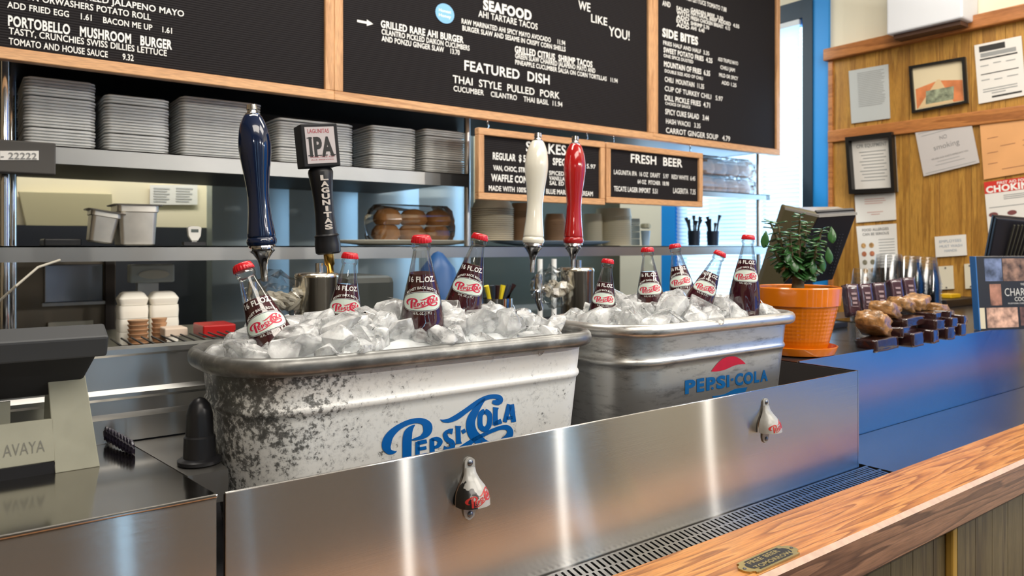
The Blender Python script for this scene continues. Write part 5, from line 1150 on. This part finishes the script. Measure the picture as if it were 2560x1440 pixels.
for i, (x, y, z_, hx, hz_, lab) in enumerate(bro):
    c = atp(x, y, z_)
    lump('brownie', 'dark plastic wrapped ' + lab, 'brownie', c, (hx, .030, hz_), (0, R((i * 37) % 9 - 4), R(-8 + (i * 23) % 17)), WRAPB, GB, i, .12, .025)
ck = [(2183, 809, 1.98, (.045, .038, .024), (0, .5, .2), 'leftmost front'), (2212, 775, 2.05, (.040, .034, .020), (0, .3, .1), 'second from left'), (2252, 762, 2.12, (.034, .03, .018), (0, .3, 0), 'third from left'), (2290, 755, 2.17, (.034, .03, .020), (.1, -.2, 0), 'fourth from left'), (2336, 772, 2.18, (.036, .03, .016), (0, .1, 0), 'rightmost')]
for i, (x, y, z_, sz, rot, lab) in enumerate(ck): lump('cookie', 'thick wrapped oat cookie, %s on the brownie pile' % lab, 'cookie', atp(x, y, z_), sz, rot, WRAPC, 'wrapped cookies on the brownie pile', 30 + i, .5, .10)
BAR_ = mat('bar_wrap', (.055, .025, .035), .15, coat=1, bump=.6, bscale=30)
labs = [(2128, 752, 'leftmost'), (2162, 750, 'second'), (2196, 746, 'third'), (2238, 737, 'fourth'), (2270, 731, 'rightmost')]
for i, (x, y, lab) in enumerate(labs):
    z_ = 2.12 + i * .035; c = atp(x, y, z_); k = z_ / FPX
    o = lump('chocolate_slab', '%s upright wrapped chocolate slab in the clear rack' % lab, 'chocolate', c, (15.5 * k, .014, 41 * k - i * .0012), (R(-12), 0, -TH * .75), BAR_, 'upright chocolate slabs in the clear rack', 50 + i, .08, .02)
    m = MB()
    for (cx0, cz, w2, h2) in ((0, .018, .008, .003), (0, .004, .007, .0035), (0, -.008, .007, .003), (0, -.018, .009, .0008)): m.box(-w2, w2, -.0170, -.0150, cz - h2, cz + h2)
    m.build('label_print', mat('pink_print', (.26, .18, .19), .5), o)
rk = thing('acrylic_rack', 'clear acrylic display rack under the wrapped slabs', 'display rack', (0, 0, 0)); AC = thin_glass('acrylic', (.90, .93, .95), .8, (.6, .7, .75))
A = PD(2112, 795, 2.10); B = PD(2290, 765, 2.28)
MB().hexa([Vector((A.x, A.y - .03, A.z - .012)), Vector((B.x, B.y - .03, A.z - .012)), Vector((B.x, B.y + .05, A.z - .012)), Vector((A.x, A.y + .05, A.z - .012))], [Vector((A.x, A.y - .03, A.z - .008)), Vector((B.x, B.y - .03, A.z - .008)), Vector((B.x, B.y + .05, A.z - .008)), Vector((A.x, A.y + .05, A.z - .008))]).build('shelf', AC, rk)
MB().box(A.x, A.x + .004, A.y - .03, A.y + .05, ZT, A.z - .012).build('leg', AC, rk); MB().box(B.x, B.x + .004, B.y - .03, B.y + .05, ZT, A.z - .012).build('leg', AC, rk)
p = pZ(2400, 760, ZT + .03); o = MB().box(0, .10, 0, .06, 0, .018).build('yellow_pad', mat('yellow_plastic', (.70, .42, .01), .4), bevel=.003); p = pY(2378, 765, 1.48); o.location = (p.x, 1.48, ZT + .035); tag(o, 'yellow plastic pad on a black block behind the cups', 'pad')
o = MB().box(p.x - .12, p.x + .35, 1.45, 1.58, ZT, ZT + .034).build('black_block', BLACK, bevel=.003); tag(o, 'low black block behind the brownies and books', 'block')

# ------------------------------------------------------------------ notices on the wood wall
WX = W - .026
def notice(name, label, cat, c4, frame=None, sheet=PAPER, thk=.006, fw=.014, fd=.02, lift=0):
    q = [pX(x, y, WX - lift) for x, y in c4]     # bl, br, tr, tl
    t = thing(name, label, cat, tuple((q[0] + q[2]) / 2)); c = (q[0] + q[2]) / 2; q = [p - c for p in q]
    MB().slab(q, (-thk, 0, 0)).build('sheet', sheet, t)
    if frame:
        for i in range(4):
            a, b2 = q[i], q[(i + 1) % 4]; ai = a * 1.0 - (a.normalized() * fw * 1.3); bi = b2 - (b2.normalized() * fw * 1.3)
            MB().slab([a, b2, bi, ai], (-fd, 0, 0)).build('frame_side', frame, t)
    def m_(s, u, o=0): a = q[0].lerp(q[1], s); b2 = q[3].lerp(q[2], s); p = a.lerp(b2, u); return Vector((p.x - thk - .0008 - o, p.y, p.z))
    return t, m_
def nlines(t, m_, rows, mt=INK, h=.010):
    g = MB()
    for (s0, s1, u) in rows: g.add([m_(s0, u - h), m_(s1, u - h), m_(s1, u + h), m_(s0, u + h)], [(0, 1, 2, 3)])
    g.build('print', mt, t, fixn=False)
def ntext(t, m_, items, mt, nm='lettering'):
    g = MB()
    for s, s0, s1, u, cap, *bo in items:
        vs, fs, _ = text2d(s, bo[0] if bo else .01); g.add([m_(s0 + (s1 - s0) * x, u + y * cap, .0003) for x, y in vs], fs)
    g.build(nm, mt, t, fixn=False)
GP = mat('greyish_paper', (.52, .55, .55), .3); LINK = mat('light_print', (.33, .34, .34), .6); BF = mat('black_frame', (.010, .009, .008), .35)
rn = random.Random(8)
t, m_ = notice('wall_notice', 'grey typed letter, top left on the wood wall', 'notice', ((2130, 309), (2226, 296), (2221, 161), (2123, 178)), sheet=GP)
nlines(t, m_, [(.22, .92 - rn.uniform(0, .1), .92 - .033 * i) for i in range(20)], LINK, .006)
t, m_ = notice('framed_banknote', 'black framed orange road picture with a banknote', 'picture', ((2284, 284), (2423, 258), (2416, 143), (2276, 167)), frame=BF, sheet=mat('road_picture', (.72, .62, .42), .4))
g = MB(); g.add([m_(.08, .08), m_(.92, .08), m_(.92, .52), m_(.5, .60), m_(.08, .50)], [(0, 1, 2, 3, 4)]); g.build('painted_land', mat('orange_land', (.66, .22, .08), .5, var=.25, vscale=20), t, fixn=False)
g = MB(); g.add([m_(.10, .08, .0004), m_(.75, .08, .0004), m_(.53, .62, .0004), m_(.48, .62, .0004)], [(0, 1, 2, 3)]); g.build('painted_road', mat('road_tan', (.68, .50, .28), .5), t, fixn=False)
g = MB(); g.add([m_(.25, .14, .0008), m_(.75, .14, .0008), m_(.77, .42, .0008), m_(.27, .42, .0008)], [(0, 1, 2, 3)]); g.build('banknote', mat('note_green', (.24, .27, .18), .6, var=.6, vscale=45), t, fixn=False)
t, m_ = notice('wall_notice', 'black and white printed instruction sheet, top right on wood wall', 'notice', ((2448, 260), (2566, 238), (2554, 90), (2437, 114)))
g = MB(); 
for s0, s1, u0, u1 in ((.10, .66, .86, .96), (.10, .9, .72, .745), (.10, .9, .47, .485), (.3, .93, .06, .09)): g.add([m_(s0, u0), m_(s1, u0), m_(s1, u1), m_(s0, u1)], [(0, 1, 2, 3)])
g.build('print_bars', DINK, t, fixn=False); nlines(t, m_, [(.12, .88, .83 - .018 * i) for i in range(4)] + [(.10, .28, .62), (.38, .55, .64), (.65, .85, .63), (.10, .28, .38), (.38, .55, .36), (.65, .88, .37), (.12, .85, .22), (.12, .85, .18), (.3, .6, .14)], LINK, .008)
t, m_ = notice('framed_notice', 'deep black frame with typed first response notice, left column', 'notice', ((2132, 486), (2246, 480), (2238, 331), (2122, 345)), frame=BF, fw=.022, fd=.04)
ntext(t, m_, [('CPR EQUIPMENT', .17, .83, .80, .06, .02)], LINK); nlines(t, m_, [(.22 + .04 * (i % 3), .80 - .05 * (i % 2), .72 - .055 * i) for i in range(10)], LINK, .007)
t, m_ = notice('wall_notice', 'tilted grey no smoking certificate pinned at an angle', 'notice', ((2310, 441), (2449, 407), (2426, 294), (2289, 332)), sheet=mat('mauve_paper', (.56, .53, .52), .35), thk=.004, lift=.006)
ntext(t, m_, [('NO', .42, .55, .70, .09, -.01), ('smoking', .28, .74, .50, .12, -.012), ('WE AND OUR GUESTS APPRECIATE YOU', .20, .86, .30, .035, .0)], INK); nlines(t, m_, [(.1, .9, .88), (.30, .70, .24), (.25, .78, .17), (.05, .95, .95), (.05, .95, .05)], LINK, .005)
t, m_ = notice('wall_poster', 'plain orange certificate at the right edge of wood wall', 'poster', ((2461, 449), (2600, 426), (2588, 268), (2450, 300)), sheet=mat('orange_paper', (.74, .38, .16), .4, var=.06))
nlines(t, m_, [(.10, .30, .92), (.12, .32, .66), (.35, .62, .50), (.1, .3, .42), (.1, .28, .24), (.35, .95, .12), (.75, .95, .52), (.75, .95, .44)], mat('brown_print', (.35, .16, .08), .6), .005)
t, m_ = notice('wall_poster', 'red topped first aid choking poster, right edge of wood wall', 'poster', ((2474, 604), (2610, 590), (2596, 438), (2461, 456)))
g = MB(); g.add([m_(0, .80), m_(1, .80), m_(1, 1), m_(0, 1)], [(0, 1, 2, 3)]); g.build('red_band', mat('poster_red', (.62, .04, .03), .4), t, fixn=False)
ntext(t, m_, [('CHOKING', .03, .98, .815, .105, .05), ('FIRST AID FOR', .25, .80, .935, .045, .02)], WHITE)
nlines(t, m_, [(.35, .92, .74), (.35, .85, .71), (.35, .9, .68), (.06, .9, .56), (.1, .6, .34), (.06, .4, .28), (.06, .4, .22), (.06, .4, .16)], LINK, .006)
g = MB()
for s, u in ((.13, .44), (.48, .44), (.85, .46)): g.add([m_(s - .09 + .18 * .5 * (1 + math.cos(a)) , u + .04 * math.sin(a)) for a in [2 * PI * k / 12 for k in range(12)]], [tuple(range(12))])
g.build('figure_print', mat('figure_dark', (.20, .06, .06), .6), t, fixn=False)
t, m_ = notice('wall_notice', 'white sheet with faint red lines below the deep black frame', 'notice', ((2142, 557), (2241, 549), (2238, 482), (2138, 488)))
nlines(t, m_, [(.25, .75, .82), (.25, .78, .74), (.25, .7, .66), (.3, .7, .34), (.4, .62, .26)], mat('red_faint', (.62, .36, .32), .6), .012)
t, m_ = notice('wall_poster', 'food allergy poster with two columns of round pictures', 'poster', ((2156, 720), (2248, 716), (2241, 559), (2142, 566)))
ntext(t, m_, [('FOOD ALLERGIES', .15, .82, .91, .042, .015), ('CAN BE SERIOUS', .15, .82, .84, .042, .015)], INK); nlines(t, m_, [(.55, .95, .76 - .045 * i) for i in range(13)], LINK, .005)
for j, cc in enumerate(((.45, .26, .10), (.40, .14, .07), (.22, .20, .14), (.50, .30, .10), (.30, .16, .08))):
    g = MB()
    for sx_ in (.15, .36): g.add([m_(sx_ + .065 * math.cos(a), .68 - j * .135 + .042 * math.sin(a), .0004) for a in [2 * PI * k / 16 for k in range(16)]], [tuple(range(16))])
    g.build('round_picture', mat('food_%d' % j, cc, .5, var=.5, vscale=60), t, fixn=False)
t, m_ = notice('wall_sign', 'small white hand washing sign above the switch plate', 'sign', ((2341, 643), (2418, 638), (2415, 586), (2338, 592)))
ntext(t, m_, [('EMPLOYEES', .15, .86, .68, .13, .0), ('MUST WASH', .15, .88, .44, .13, .0), ('HANDS', .30, .70, .22, .13, .0)], mat('blue_faint', (.35, .42, .50), .5))
def plate_(x0, y0, x1, y1, lab):
    t, m_ = notice('switch_plate', lab, 'switch plate', ((x0 + 3, y1), (x1 + 3, y1 - 2), (x1, y0 - 2), (x0, y0)), sheet=mat('ivory_plate', (.75, .70, .56), .35), thk=.007)
    for u in (.08, .92): 
        p = m_(.5, u); MB().tube([p, p + Vector((-.0015, 0, 0))], .004, 10).build('screw', STEEL, t)
plate_(2348, 666, 2383, 724, 'blank ivory switch plate left of the cookbook')
plate_(2412, 660, 2440, 722, 'second ivory switch plate half hidden by the cookbook')
# white unit above the panelling
zbot = pX(2222, 86, W - .17).z; ya, yb_ = pX(2216, 86, W - .17).y, pX(2406, 42, W - .17).y
u_ = thing('wall_unit', 'white rectangular air unit mounted above the wood panelling', 'air unit', (W - .09, (ya + yb_) / 2, zbot))
MB().box(-.08, .089, (yb_ - ya) / 2, (ya - yb_) / 2, 0, .45).build('case', mat('unit_white', (.72, .75, .80), .35), u_, bevel=.008)
MB().box(-.05, .089, (yb_ - ya) / 2 + .02, (ya - yb_) / 2 - .02, -.02, 0).build('underside_shadow', mat('unit_shadow_brown', (.10, .05, .03), .5), u_)  # brown slab stands in for the shadow beneath the unit
for o in bpy.data.objects:
    if o.type == 'MESH' and o.parent and ('lettering' in o.name or o.name.startswith(('print', 'label_print'))): o['kind'] = 'stuff'
